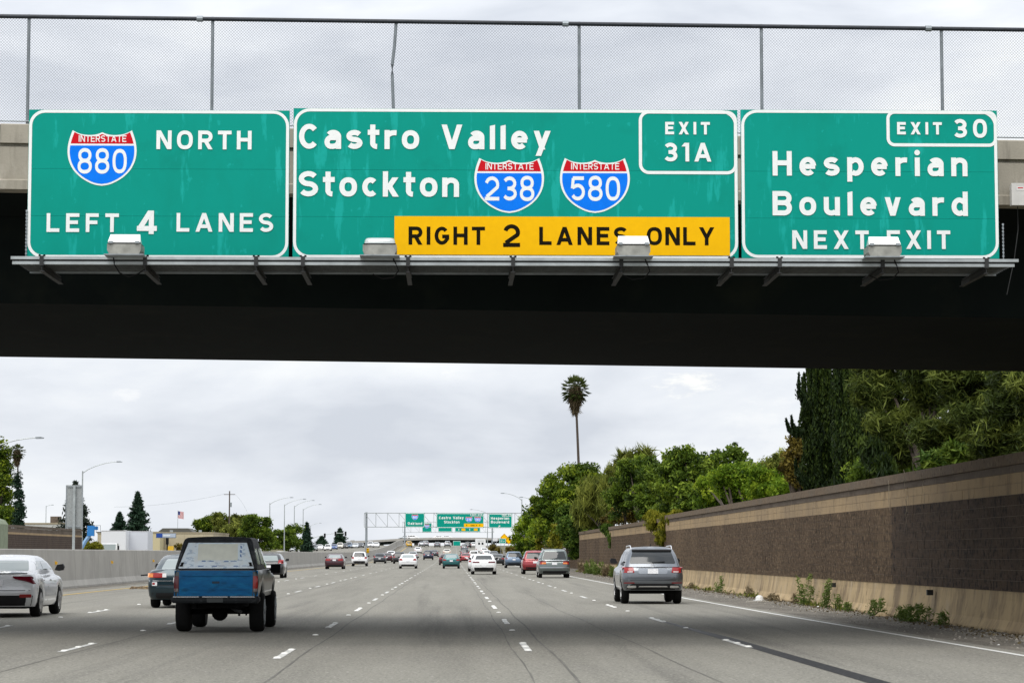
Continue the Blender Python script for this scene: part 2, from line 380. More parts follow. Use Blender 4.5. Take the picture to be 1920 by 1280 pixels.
# ------------------------------------------------------------------ right sound wall
WX = 10.60            # front face of the block courses
swall = empty('sound_wall', (0, 0, 0), 0, 'tall brown block sound wall with tan courses and concrete base along right shoulder', 'sound wall')
def base_seg(y0, y1, x=WX, h=.765):
    P = [(-.06, -.12), (-.06, .05), (.03, .22), (.10, .60), (.115, h), (.45, h), (.45, -.12)]
    v = []; n = len(P)
    for y in (y0, y1):
        for (dx, z) in P: v.append((x+dx-.10, y, z))
    f = [((i+1) % n, n+(i+1) % n, n+i, i) for i in range(n)] + [tuple(range(n))[::-1], tuple(range(n, 2*n))]
    return mk('base_panel', v, f, M_TAN, swall)
y = 18.0
while y < 207: base_seg(y, min(207, y+9.1)-.02); y += 9.1
MB().box(WX+.010, WX+.22, 18, 207, .766, 3.12).build('wall_core', M_MORTAR, swall)
CH, BL = .2032, .406
def step_h(y): return .0
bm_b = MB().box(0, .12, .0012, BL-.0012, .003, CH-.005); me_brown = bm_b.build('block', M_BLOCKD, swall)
me_tan = MB().box(0, .12, .0015, BL-.0015, .003, CH-.004).build('block', M_BLOCKT, swall)
used = {'b': False, 't': False}; stuffb, stufft, stuffd = MB(), MB(), MB()
NEAR0 = 44.2; cols = int((207-20)/BL); count = 0
for c in range(11):
    for k in range(cols+1):
        y0 = 20+k*BL-(BL/2 if c % 2 else 0); z0 = .768+c*CH
        if y0+BL > 206.9: continue
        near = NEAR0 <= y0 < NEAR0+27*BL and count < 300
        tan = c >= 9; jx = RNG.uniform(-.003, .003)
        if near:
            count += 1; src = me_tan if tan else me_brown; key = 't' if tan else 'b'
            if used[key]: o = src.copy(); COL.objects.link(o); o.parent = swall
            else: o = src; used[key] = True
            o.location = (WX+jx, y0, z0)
        else:
            g = .0015 if tan else .0012
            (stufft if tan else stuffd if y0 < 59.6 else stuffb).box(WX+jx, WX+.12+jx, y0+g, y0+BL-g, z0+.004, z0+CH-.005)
o = stuffb.build('brown_blocks', M_BLOCK, swall); o['kind'] = 'stuff'
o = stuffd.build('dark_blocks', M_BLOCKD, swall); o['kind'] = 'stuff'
o = stufft.build('tan_blocks', M_BLOCKT, swall); o['kind'] = 'stuff'
# dark course and cap, one step down at 126 m
y = 18.0
while y < 207:
    b = min(y+2.44, 207); d = -.10 if y > 125 else 0
    MB().box(WX-.01, WX+.24, y+.003, b-.003, 3.004, 3.15+d).build('coping_course', M_COPE, swall)
    MB().box(WX-.06, WX+.29, y+.002, b-.002, 3.153+d, 3.36+d).build('coping', M_COPET, swall)
    y += 2.44
M_HOLE = mat('drain_recess', (.02, .018, .015), .9)
for px, py in [(1572, 1096), (1756, 1110)]:
    Y = FPX*(WX+.02)/(px-847); p = at(px, py, Y)
    mb = MB().box(-.13, 0, 0, .12, -.06, .06); mb.box(-.11, -.02, -.012, -.001, -.045, .045)
    o = mb.build('outlet_box', M_DARKST, swall); o.location = (WX-.06, Y, p.z)
# second, vine-grown wall further on
w2 = empty('sound_wall', (0, 0, 0), 0, 'distant brown block wall half hidden under vines beyond the red suv', 'sound wall')
y = 207.3; W2 = 12.0
mb = MB(); mb.box(W2+.03, W2+.25, 207.3, 430, -.1, 3.0); mb.build('wall_core', M_MORTAR, w2)
mbk, mbt = MB(), MB()
for c in range(14):
    k = 0
    while 207.3+k*.812 < 429:
        y0 = 207.3+k*.812; (mbt if c >= 12 else mbk).box(W2+RNG.uniform(-.006, .006), W2+.08, y0+.006, y0+.806, .05+c*.2032, .05+(c+1)*.2032-.008); k += 1
o = mbk.build('brown_blocks', M_BLOCK, w2); o['kind'] = 'stuff'
o = mbt.build('tan_blocks', M_BLOCKT, w2); o['kind'] = 'stuff'
MB().box(W2-.06, W2+.29, 207.3, 430, 3.0, 3.22).build('coping', M_COPE, w2)
MB().box(10.6, 12.3, 207.02, 207.28, -.1, 3.25).build('end_wall', M_BLOCK, swall)

# ------------------------------------------------------------------ overpass
BY0, BY1 = 41.5, 55.3
SL = -.0125
bridge = empty('overpass_bridge', (0, 0, 0), 0, 'concrete road overpass crossing above all lanes with dark underside', 'bridge')
def slab(name, prof_yz, m, x0=-48, x1=26, parent=bridge, smooth=False):
    """cross-section (y, z at X=0) swept along X, falling gently to the right"""
    n = len(prof_yz); v = []
    for x in (x0, x1):
        for (y, z) in prof_yz: v.append((x, y, z+SL*x))
    f = [((i+1) % n, i, n+i, n+(i+1) % n) for i in range(n)] + [tuple(range(n)), tuple(range(n, 2*n))[::-1]]
    return mk(name, v, f, m, parent)
# front parapet: sections with an upper beam, a shadow groove, a fascia and a lower ledge
for k in range(11):
    a, b = -46+6.4*k, -46+6.4*(k+1)-.02
    slab('parapet', [(BY0+.04, 8.590), (BY0+.02, 8.570), (BY0, 8.260), (BY0+.34, 8.260), (BY0+.34, 8.590)], M_BRIDGE, a, b)
slab('edge_groove', [(BY0+.10, 8.258), (BY0+.10, 8.200), (BY0+.34, 8.200), (BY0+.34, 8.258)], M_BRIDGE)
slab('fascia', [(BY0+.03, 8.198), (BY0+.03, 7.650), (BY0-.05, 7.620), (BY0-.05, 7.470), (BY0+.4, 7.470), (BY0+.4, 8.198)], M_BRIDGE)
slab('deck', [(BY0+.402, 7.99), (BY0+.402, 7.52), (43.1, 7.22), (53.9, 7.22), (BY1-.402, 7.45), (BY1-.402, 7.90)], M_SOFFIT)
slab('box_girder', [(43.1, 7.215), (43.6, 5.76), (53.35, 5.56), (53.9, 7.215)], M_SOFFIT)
slab('rear_fascia', [(BY1+.05, 7.38), (BY1+.05, 8.45), (BY1-.4, 8.45), (BY1-.4, 7.38)], M_BRIDGE)
for cx in (-17.0,):
    mb = MB(); 
    for yy in (45.2, 51.5): mb.lathe([(.55, -.1), (.55, 5.9)], 24, (cx-.3, yy, 0))
    mb.build('column', M_BRIDGE, bridge, True)
MB().box(13.6, 16, 41.5, 55, -.1, 7.2).build('abutment', M_BRIDGE, bridge)

# chain-link safety fence on the parapet
fence = empty('chain_link_fence', (0, 0, 0), 0, 'tall chain-link safety fence with dark top rail on the overpass parapet', 'fence')
FY = BY0+.17
FZ0, FZ1 = 8.46, at(960, 43, FY).z
def zt(px_y): return px_y
topz = lambda x: at(0, 31.5, FY).z + (x-at(0, 31.5, FY).x)*(at(1920, 57, FY).z-at(0, 31.5, FY).z)/(at(1920, 57, FY).x-at(0, 31.5, FY).x)
botz = lambda x: 8.59+SL*x
POSTPX = [-290, 53, 398, 742, 1086, 1428, 1766, 2110]
for px in POSTPX:
    p = at(px, 130, FY); x = p.x
    if px == 742:
        a = at(743, 36, FY).x; b = at(735.5, 130, FY).x; c = at(737.5, 205, FY).x
        pts = [(a, FY, topz(a)+.02), ((a+b)/2+.005, FY, (topz(a)+p.z)/2), (b, FY, p.z+.08), (b, FY, p.z-.1), (c, FY, p.z-.65), (c, FY, botz(c)-.2)]
    else: pts = [(x, FY, botz(x)-.2), (x, FY, topz(x)+.04)]
    MB().tube(pts, .028, 10).build('post', M_GALVD, fence, True)
x0, x1 = at(-290, 100, FY).x, at(2110, 100, FY).x
jx = [x0, at(375, 40, FY).x, at(1060, 45, FY).x, at(1740, 55, FY).x, x1]
for a, b in zip(jx, jx[1:]):
    MB().tube([(a+.01, FY-.03, topz(a)), (b-.01, FY-.03, topz(b))], .036, 10).build('top_rail', M_PIPE, fence, True)
    MB().tube([(b-.05, FY-.03, topz(b-.05)), (b+.05, FY-.03, topz(b+.05))], .052, 8).build('rail_sleeve', M_GALVD, fence, True)
MB().tube([(x0, FY-.04, botz(x0)+.06), (x1, FY-.04, botz(x1)+.06)], .012, 6).build('bottom_wire', M_GALVD, fence)
# mesh: straight wires in both diagonal directions, thin square rods
v = []; f = []; H = 1.95; pitch = .050; r = .0017
n = int((x1-x0+2*H)/pitch)
for s in (1, -1):
    yo = FY-.035+s*.003
    for k in range(n):
        xa = x0-H+k*pitch
        # wire from bottom (xa) to top (xa+H) or reverse; clip to the fence span
        za, zb = 0, H; xs_, xe = (xa, xa+H*.92) if s > 0 else (xa+H*.92, xa)
        t0, t1 = 0.0, 1.0
        for lim, sg in ((x0, 1), (x1, -1)):
            pass
        if min(xs_, xe) < x0 or max(xs_, xe) > x1: 
            continue
        b = len(v); zb0 = botz(xs_)+.03; zt0 = topz(xe)-.02
        dx, dz = xe-xs_, zt0-zb0; l = math.hypot(dx, dz); nx, nz_ = -dz/l*r, dx/l*r
        for (x, z) in ((xs_, zb0), (xe, zt0)):
            v += [(x+nx, yo, z+nz_), (x, yo-r, z), (x-nx, yo, z-nz_)]
        f += [(b, b+1, b+4, b+3), (b+1, b+2, b+5, b+4), (b+2, b, b+3, b+5)]
o = mk('chain_link_mesh', v, f, M_WIRE, fence); o['kind'] = 'stuff'
# junction box at the right end
jb = empty('junction_box', at(1909, 388, BY0-.05), 0, 'pale metal junction box on the overpass face right of the exit sign', 'junction box')
M_JB = mat('pale_box_metal', (.62, .60, .57), .5, var=.06)
MB().box(-.14, .16, -.20, .0, .01, .36).build('housing', M_JB, jb)
MB().box(-.155, .175, -.215, -.203, .0, .375).build('door', M_JB, jb)
MB().box(-.07, .06, -.219, -.216, .25, .31).build('warning_label', mat('paper_label', (.75, .72, .70), .6), jb)
MB().box(-.05, .04, -.222, -.2195, .285, .30).build('label_print', M_SRED, jb)
MB().tube([(-.02, -.05, 0), (-.02, -.05, -.4), (-.10, -.08, -.9), (-.24, -.1, -1.5)], .008, 6).build('conduit', M_DARKST, jb)
# ------------------------------------------------------------------ highway lettering (stroke built)
def arc(cx, cy, rx, ry, a0, a1, n=9):
    return [(cx+rx*math.cos(R(a0+(a1-a0)*i/n)), cy+ry*math.sin(R(a0+(a1-a0)*i/n))) for i in range(n+1)]
def sup(cx, cy, rx, ry, e=2.45, n=28):
    o = []
    for i in range(n):
        t = 2*math.pi*i/n; c, s = math.cos(t), math.sin(t)
        o.append((cx+rx*math.copysign(abs(c)**(2/e), c), cy+ry*math.copysign(abs(s)**(2/e), s)))
    return o
def glyph(ch, w):
    """width (cap height 1) and strokes: ('p', pts) open ribbon, ('c', pts) closed, ('d', x0, y0, x1, y1) diagonal cut level"""
    h = w/2; X = .76; st = []
    P = lambda *p: st.append(('p', list(p))); D = lambda *a: st.append(('d',)+a)
    if ch == ' ': return .45, []
    if ch in 'LEFH':
        W = {'L': .68, 'E': .70, 'F': .68, 'H': .78}[ch]; P((h, 0), (h, 1))
        if ch in 'LE': P((w, h), (W, h))
        if ch in 'EF': P((w, 1-h), (W, 1-h)); P((w, .52), (W*.90, .52))
        if ch == 'H': P((W-h, 0), (W-h, 1)); P((w, .52), (W-w, .52))
        return W, st
    if ch == 'I': return w, [('p', [(h, 0), (h, 1)])]
    if ch == 'T': return .72, [('p', [(0, 1-h), (.72, 1-h)]), ('p', [(.36, 0), (.36, 1-w)])]
    if ch == 'N':
        W = .80; P((h, 0), (h, 1)); P((W-h, 0), (W-h, 1)); D(h+.02, 1, W-h-.02, 0); return W, st
    if ch == 'A':
        W = .92; D(h*1.15, 0, W/2, 1); D(W-h*1.15, 0, W/2, 1); P((.24*W, .29), (.76*W, .29)); return W, st
    if ch == 'V':
        W = .86; D(h*1.15, 1, W/2, 0); D(W-h*1.15, 1, W/2, 0); return W, st
    if ch == 'X':
        W = .82; D(h*1.2, 0, W-h*1.2, 1); D(h*1.2, 1, W-h*1.2, 0); return W, st
    if ch == 'Y':
        W = .86; D(h*1.2, 1, W/2, .42); D(W-h*1.2, 1, W/2, .42); P((W/2, 0), (W/2, .46)); return W, st
    if ch == 'O': return .84, [('c', sup(.42, .5, .42-h, .5-h))]
    if ch == '0': return .74, [('c', sup(.37, .5, .37-h, .5-h))]
    if ch in 'CG':
        W = .80; rx, ry = W/2-h, .5-h; pts = arc(W/2, .5, rx, ry, 42, 318, 22)
        if ch == 'G':
            pts = arc(W/2, .5, rx, ry, 42, 322, 22); P(*pts, (W-h, .34), (W-h, .46)); P((W*.52, .46), (W, .46)); return W, st
        P(*pts); return W, st
    if ch in 'RBP':
        W = .76 if ch != 'B' else .78; P((h, 0), (h, 1)); m = .47 if ch != 'B' else .52
        r = (1-h-m)/2; cx = W-h-r; P((w, 1-h), (cx, 1-h), *arc(cx, m+r, r, r, 80, -80, 8), (cx, m), (w, m))
        if ch == 'R': D(W*.50, m, W-h*1.1, 0)
        if ch == 'B':
            r2 = (m-h)/2; cx = W-h-r2+.01; P((w, m), (cx, m), *arc(cx, h+r2, r2, r2, 80, -80, 8), (cx, h), (w, h))
        return W, st
    if ch in 'Ss':
        H = 1 if ch == 'S' else X; W = .76 if ch == 'S' else .64; rx = W/2-h; r = (H/2-h)/2+.0
        if ch == 'S': r = (H-w)/4
        else: r = (H-w)/4
        u, l = H-h-r, h+r
        P(*arc(W/2, u, rx, r, 28, 90, 4), *arc(W/2, u, rx, r, 100, 262, 8), *arc(W/2, l, rx, r, 82, -90, 8), *arc(W/2, l, rx, r, -100, -152, 3)); return W, st
    if ch == '1': return .36, [('p', [(.36-h, 0), (.36-h, 1)]), ('d', h*.8, .80, .36-w*.6, 1)]
    if ch == '2':
        W = .74; rx = W/2-h; ry = .29-h*.3; cy = 1-h-ry
        P(*arc(W/2, cy, rx, ry, 165, -25, 12), (h*1.25, w)); P((0, h), (W, h)); return W, st
    if ch == '3':
        W = .74; rx = W/2-h; ry = (1-w)/4; u, l = 1-h-ry, h+ry
        P(*arc(W/2, u, rx*.92, ry, 152, -90, 12), (W*.36, .5)); P((W*.40, .5), *arc(W/2, l, rx, ry, 90, -152, 12)); return W, st
    if ch == '4':
        W = .84; P((W*.72, 0), (W*.72, 1)); P((0, .24), (W, .24)); D(h*1.0, .24-h*.2, W*.70, 1); return W, st
    if ch == '5':
        W = .74; P((W*.93, 1-h), (h+.05, 1-h)); P((h+.07, 1-h), (h+.02, .50)); rx, ry = W/2-h, .315-h*.55
        P((h+.03, .53), *arc(W/2, h+ry, rx, ry, 120, -150, 14)); return W, st
    if ch == '6': return .74, [('c', sup(.37, .31, .37-h, .31-h*.9)), ('p', arc(.48, .40, .48-h, .60-h, 180, 95, 8))]
    if ch == '8':
        W = .74; st.append(('c', sup(W/2, .735, W/2-h-.03, .265-h*.62, 2.2))); st.append(('c', sup(W/2, .275+h*.12, W/2-h, .275-h*.62, 2.2))); return W, st
    # lower case
    if ch == 'a':
        W = .66; P((W-h, 0), (W-h, X-.30), *arc(W/2+.02, X-.27, W/2-h-.02, .27-h, 0, 150, 10))
        P((W-h, .45), (W*.5, .45), *arc(h+.15, .45-(.45-h)/2, .15, (.45-h)/2, 95, 265, 8), (W*.5, h), *arc(W*.5, .30, W*.5-h, .30-h, -70, -25, 3)); return W, st
    if ch == 'e':
        W = .68; rx, ry = W/2-h, X/2-h
        P((w, .38), (W-h*.4, .38)); P((W-h, .40), *arc(W/2, X/2, rx, ry, 8, 316, 22)); return W, st
    if ch == 'o': W = .69; return W, [('c', sup(W/2, X/2, W/2-h, X/2-h, 2.25))]
    if ch == 'c': W = .64; return W, [('p', arc(W/2+.02, X/2, W/2-h, X/2-h, 46, 314, 20))]
    if ch == 'n': W = .66; return W, [('p', [(h, 0), (h, X)]), ('p', [(h, X-.26)]+arc(W/2+.02, X-.27, W/2-h-.02, .27-h, 145, 0, 8)+[(W-h, 0)])]
    if ch == 'r': return .48, [('p', [(h, 0), (h, X)]), ('p', [(h, X-.28)]+arc(.40, X-.28, .40-h, .28-h, 160, 75, 5))]
    if ch == 'u': W = .66; return W, [('p', [(W-h, 0), (W-h, X)]), ('p', [(h, X)]+arc(W/2-.02, .27, W/2-h-.02, .27-h, 180, 325, 8))]
    if ch == 'l': return w, [('d', h, 0, h, 1)]
    if ch == 'i': return w, [('p', [(h, 0), (h, X)]), ('g', sup(h, .96, h*1.12, h*1.12, 2, 14))]
    if ch == 't': return .46, [('p', [(.20, .98), (.20, .24)]+arc(.36, .24, .16, .24-h, 190, 275, 5)), ('p', [(0, X-h*.9), (.46, X-h*.9)])]
    if ch == 'k': return .62, [('p', [(h, 0), (h, 1)]), ('d', w*.8, .28, .62-h*1.3, X), ('d', .26, .40, .62-h*1.1, 0)]
    if ch == 'p': W = .66; return W, [('p', [(h, -.24), (h, X)]), ('p', [(h+.02, X-.20)]+arc(W/2+.01, X/2, W/2-h, X/2-h, 128, -128, 14))]
    if ch == 'd': W = .66; return W, [('p', [(W-h, 0), (W-h, 1)]), ('p', [(W-h-.02, X-.20)]+arc(W/2-.01, X/2, W/2-h, X/2-h, 52, 308, 14))]
    if ch == 'v': W = .68; return W, [('d', h*1.15, X, W/2, 0), ('d', W-h*1.15, X, W/2, 0)]
    if ch == 'y': W = .70; return W, [('d', h*1.15, X, W/2+.02, 0), ('d', W-h*1.1, X, W*.28, -.26)]
    return .5, []
def ribbon(pts, h, closed=False):
    q = []
    for p in pts:
        if not q or math.hypot(p[0]-q[-1][0], p[1]-q[-1][1]) > 1e-4: q.append(p)
    n = len(q); Lp, Rp = [], []
    for i, p in enumerate(q):
        a = q[i-1] if (i or closed) else None; b = q[(i+1) % n] if (i < n-1 or closed) else None
        def un(s, t): l = math.hypot(t[0]-s[0], t[1]-s[1]); return ((t[0]-s[0])/l, (t[1]-s[1])/l)
        d1 = un(a, p) if a else un(p, b); d2 = un(p, b) if b else d1
        n1, n2 = (-d1[1], d1[0]), (-d2[1], d2[0]); m = (n1[0]+n2[0], n1[1]+n2[1]); l = math.hypot(*m) or 1; m = (m[0]/l, m[1]/l)
        k = min(1.6, 1/max(.35, m[0]*n1[0]+m[1]*n1[1]))
        Lp.append((p[0]+m[0]*h*k, p[1]+m[1]*h*k)); Rp.append((p[0]-m[0]*h*k, p[1]-m[1]*h*k))
    f = [(i, (i+1) % n, n+(i+1) % n, n+i) for i in range(n if closed else n-1)]
    return Lp+Rp, f
def letters(name, s, x0, x1, z0, cap, stroke, m, parent, y, dy=-.0006, msp=.13):
    """text between x0 and x1 on baseline z0, cap height cap, stroke width in the same unit; y = face plane; letters spaced to fit"""
    w = stroke/cap; gl = [glyph(c, w) for c in s]
    words = sum(g[0] for g in gl)*cap; gaps = len(s)-1
    sp = (x1-x0-words)/max(1, gaps); xs = 1.0
    if gaps and sp < cap*msp: sp = cap*msp; xs = (x1-x0-sp*gaps)/words
    mb = MB(); x = x0; lay = 0
    for (W, sts), c in zip(gl, s):
        lay = 0
        for stt in sts:
            if stt[0] == 'd':
                _, a, b, c2, d = stt; l = math.hypot(c2-a, d-b); hw = w/2*l/abs(d-b) if abs(d-b) > 1e-6 else w/2
                pts = [(a-hw, b), (a+hw, b), (c2+hw, d), (c2-hw, d)]; f = [(0, 1, 2, 3)]
                if c == 'l': pts[3] = (c2-hw, d-.05)
            elif stt[0] == 'g': pts, f = stt[1], [tuple(range(len(stt[1])))]
            else: pts, f = ribbon(stt[1], w/2, stt[0] == 'c')
            mb.add([(x+px*cap*xs, y+dy*lay, z0+pz*cap) for px, pz in pts], f); lay += 1
        x += W*cap*xs+sp
    return mb.build(name, m, parent)
def rbox_pts(x0, x1, z0, z1, rads, n=7):
    """rounded rectangle, radii for bl, br, tr, tl"""
    pts = []
    for (cx, cz, a0), r in zip([(x0, z0, 180), (x1, z0, 270), (x1, z1, 0), (x0, z1, 90)], rads):
        ox = cx+r if cx == x0 else cx-r; oz = cz+r if cz == z0 else cz-r
        pts += arc(ox, oz, r, r, a0, a0+90, n) if r > 0 else [(cx, cz)]
    return pts
def frame_ring(name, x0, x1, z0, z1, r, t, m, parent, y, dep=.003):
    pts = rbox_pts(x0+t/2, x1-t/2, z0+t/2, z1-t/2, [max(0.001, r-t/2)]*4)
    q, f = ribbon(pts, t/2, True); mb = MB(); mb.add([(a, y, b) for a, b in q], f); return mb.build(name, m, parent)

def smooth_poly(P, k=4):
    o = []
    for i in range(len(P)-1):
        a, b, c, d = P[max(0, i-1)], P[i], P[i+1], P[min(len(P)-1, i+2)]
        for j in range(k):
            t = j/k; o.append(tuple(.5*(2*b[q]+(c[q]-a[q])*t+(2*a[q]-5*b[q]+4*c[q]-d[q])*t*t+(-a[q]+3*b[q]-3*c[q]+d[q])*t**3) for q in (0, 1)))
    return o+[P[-1]]
SH = [(0, .965), (.12, .935), (.3, .915), (.5, .92), (.68, .945), (.86, 1.0), (.93, .88), (.98, .76), (1, .65), (.985, .52), (.92, .39), (.8, .265), (.62, .155), (.4, .07), (.2, .02), (0, 0)]
SH = [SH[0]]+smooth_poly(SH[:6], 3)[1:]+smooth_poly(SH[5:], 4)[1:]
def shield(parent, num, x0, x1, z0, z1, y, band=.76, stroke=None, nx=None, nz=None, cap=None, small=False):
    g = empty('route_shield', (0, 0, 0)); g.parent = parent
    cx, hw, H = (x0+x1)/2, (x1-x0)/2, z1-z0
    def poly(sc, dz, lo=None, hi=None, yy=0):
        half = [(a*sc, .5+(b-.5)*sc+dz) for a, b in SH]
        full = half+[(-a, b) for a, b in reversed(half[1:-1])]
        def clip(P, keep, v):
            o = []
            for i in range(len(P)):
                p, q = P[i], P[(i+1) % len(P)]; kp, kq = keep(p[1]), keep(q[1])
                if kp: o.append(p)
                if kp != kq: t = (v-p[1])/(q[1]-p[1]); o.append((p[0]+(q[0]-p[0])*t, v))
            return o
        if lo is not None: full = clip(full, lambda b: b >= lo, lo)
        if hi is not None: full = clip(full, lambda b: b <= hi, hi)
        return [(cx+a*hw, yy, z0+b*H) for a, b in full]
    def put(nm, P, m): mk(nm, P, [tuple(range(len(P)))[::-1]], m, g)
    put('shield_backing', poly(1, 0, yy=y), M_SWHITE)
    put('red_band', poly(.935, 0, lo=band, yy=y-.002), M_SRED)
    put('blue_field', poly(.935, 0, hi=band-.035, yy=y-.002), M_SBLUE)
    if not small: letters('lettering', 'INTERSTATE', cx-hw*.68, cx+hw*.70, z0+H*.79, H*.118, H*.018, M_SWHITE, g, y-.004, dy=-.0003)
    c = cap or H*.44
    letters('route_number', num, cx-hw*.70, cx+hw*.72, z0+H*.225, c, c*(.15 if not small else .2), M_SWHITE, g, y-.004)
    return g

YS = 39.0
PP = lambda px, py: at(px, py, YS)
def T(sign, s, xa, xb, ytop, ybase, stroke_px, m=None, dyoff=-.010):
    a = PP(xa, ybase); b = PP(xb, ybase); c = PP(xa, ytop)
    return letters('lettering', s, a.x, b.x, a.z, c.z-a.z, stroke_px*(b.x-a.x)/(xb-xa), m or M_SWHITE, sign, YS+dyoff)
def big_sign(px0, px1, py0, py1, label, seams):
    a = PP(px0, py1); b = PP(px1, py0); s = empty('exit_sign' if 'xit' in label else 'overhead_sign', (0, 0, 0), 0, label, 'highway sign')
    zs = [a.z]+[PP(960, v).z for v in seams[::-1]]+[b.z]
    for z0, z1 in zip(zs, zs[1:]):
        MB().box(a.x, b.x, YS, YS+.055, z0+.0015, z1-.0015).build('panel', M_SGREEN, s)
        MB().box(a.x+.02, b.x-.02, YS+.06, YS+.10, z0+.1, z0+.16).build('stiffener', M_SBACK, s)
    frame_ring('border', a.x+.005, b.x-.005, a.z+.005, b.z-.005, .25, .047, M_SWHITE, s, YS-.004)
    return s, a, b
SEAM = [319.5, 407.5]
sA, a, b = big_sign(50, 543, 207.5, 484, 'green overhead sign reading interstate 880 north left 4 lanes', SEAM)
T(sA, 'NORTH', 293.3, 471.7, 245, 280, 7.0); T(sA, 'LEFT', 87.3, 222.7, 400, 435, 6.8); T(sA, '4', 256.7, 297.7, 395, 439, 9.5); T(sA, 'LANES', 331, 512.3, 399.5, 434.5, 6.8)
p, q = PP(125.7, 348.3), PP(256.7, 245); shield(sA, '880', p.x, q.x, p.z, q.z, YS-.006)
sB, a, b = big_sign(548.5, 1382.5, 206.5, 484, 'wide green overhead sign reading castro valley stockton with exit 31a', SEAM)
T(sB, 'Castro', 560.7, 786, 232.5, 279.3, 9.7); T(sB, 'Valley', 827.3, 1032.7, 234, 280, 9.7); T(sB, 'Stockton', 560, 860.7, 321, 368.5, 9.7)
for x, y_, n in ((889.3, 0, '238'), (1050, 0, '580')):
    p, q = PP(x, 399.3), PP(x+130.7, 297); shield(sB, n, p.x, q.x, p.z, q.z, YS-.006)
p, q = PP(739.3, 477.5), PP(1368, 407.5)
MB().box(p.x, q.x, YS-.014, YS-.006, p.z, q.z).build('yellow_plaque', M_SYEL, sB)
for s, xa, xb, yt, yb, st in (('RIGHT', 766, 909.3, 425, 459, 7), ('2', 943.3, 976.7, 420.7, 463.3, 7.8), ('LANES', 1011, 1177, 425.5, 459.5, 7), ('ONLY', 1212.5, 1339.6, 426, 460, 7)):
    T(sB, s, xa, xb, yt, yb, st, M_SBLK, -.0155)
p, q = PP(1198, 326.6), PP(1382, 207.5); frame_ring('exit_box_border', p.x, q.x-.004, p.z, q.z-.006, .16, .05, M_SWHITE, sB, YS-.0065)
T(sB, 'EXIT', 1247.3, 1331, 229, 252.3, 5.2); T(sB, '31A', 1244, 1334, 268, 303, 7)
sC, a, b = big_sign(1391, 1869, 207.5, 484, 'green overhead sign reading hesperian boulevard next exit 30', SEAM)
p, q = PP(1662.5, 274.8), PP(1868.5, 208); frame_ring('exit_box_border', p.x, q.x, p.z, q.z-.006, .13, .05, M_SWHITE, sC, YS-.0065)
T(sC, 'EXIT', 1682, 1766, 229.3, 252.4, 5.2); T(sC, '30', 1787, 1850.5, 223.5, 258.6, 7)
T(sC, 'Hesperian', 1448.6, 1814, 283.6, 329.5, 9.4); T(sC, 'Boulevard', 1448.6, 1814.7, 358.4, 404, 9.4)
T(sC, 'NEXT', 1485.6, 1629, 432, 466.7, 7); T(sC, 'EXIT', 1663, 1782, 432, 466.7, 7)

# catwalk and its brackets under the signs
cat = empty('sign_catwalk', (0, 0, 0), 0, 'long galvanised catwalk rack on brackets under the three green signs', 'sign catwalk')
CY = 37.9
fx0, fx1 = at(20, 490, CY).x, at(1910, 490, CY).x; z1 = at(960, 483, CY).z; z0 = at(960, 497.5, CY).z
MB().box(fx0, fx1, CY, CY+.05, z1-.045, z1).build('front_rail', M_GALV, cat)
MB().box(fx0+.02, fx1-.06, CY+.02, CY+.06, z0, z0+.045).build('lower_rail', M_GALV, cat)
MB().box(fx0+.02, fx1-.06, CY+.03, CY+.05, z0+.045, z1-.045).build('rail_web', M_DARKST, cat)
gx0, gx1 = at(32, 500, CY).x, at(1898, 500, CY).x
mb = MB()
for k in range(9): yy = CY+.12+k*.13; mb.box(gx0, gx1, yy, yy+.006, z0+.004, z0+.036)
n = int((gx1-gx0)/.10)
for k in range(n): x = gx0+k*(gx1-gx0)/n; mb.box(x, x+.006, CY+.1, CY+1.2, z0+.012, z0+.036)
mb.build('grating', mat('grating_steel', (.14, .15, .15), .6, metal=.3, var=.2), cat)['kind'] = 'stuff'
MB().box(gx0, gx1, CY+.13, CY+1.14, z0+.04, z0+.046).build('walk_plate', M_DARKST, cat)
MB().box(gx0, gx1, CY+1.15, CY+1.20, z0-.01, z0+.03).build('rear_rail', M_GALVD, cat)
for px in (78, 272, 480, 568, 765, 962, 1165, 1372, 1462, 1655, 1850):
    x = at(px, 495, CY).x; mb = MB(); zz = z0-.005
    mb.box(x-.035, x+.035, CY+.02, 39.6, zz-.012, zz).box(x-.006, x+.006, CY+.02, 39.8, zz-.09, zz-.012).box(x-.035, x+.035, CY+.02, 39.8, zz-.102, zz-.09)
    mb.box(x-.03, x+.03, CY-.02, CY-.001, z0-.02, z1+.01)
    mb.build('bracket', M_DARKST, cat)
    b2 = MB()
    for dx in (-.035, .035): b2.lathe([(.018, 0), (.018, .03)], 8, (x+dx, CY+.02, z1))
    b2.build('bolt', M_BLACK, cat)
for x in (at(90, 300, YS).x, at(500, 300, YS).x, at(600, 300, YS).x, at(960, 300, YS).x, at(1340, 300, YS).x, at(1430, 300, YS).x, at(1840, 300, YS).x):
    MB().box(x-.05, x+.05, YS+.11, YS+.2, z0+.05, PP(960, 215).z).build('sign_upright', M_GALVD, cat)
    MB().box(x-.04, x+.04, YS+.2, BY0-.06, 7.6, 7.7).box(x-.04, x+.04, BY0-.9, BY0-.82, 6.45, 7.598).build('wall_arm', M_DARKST, cat)
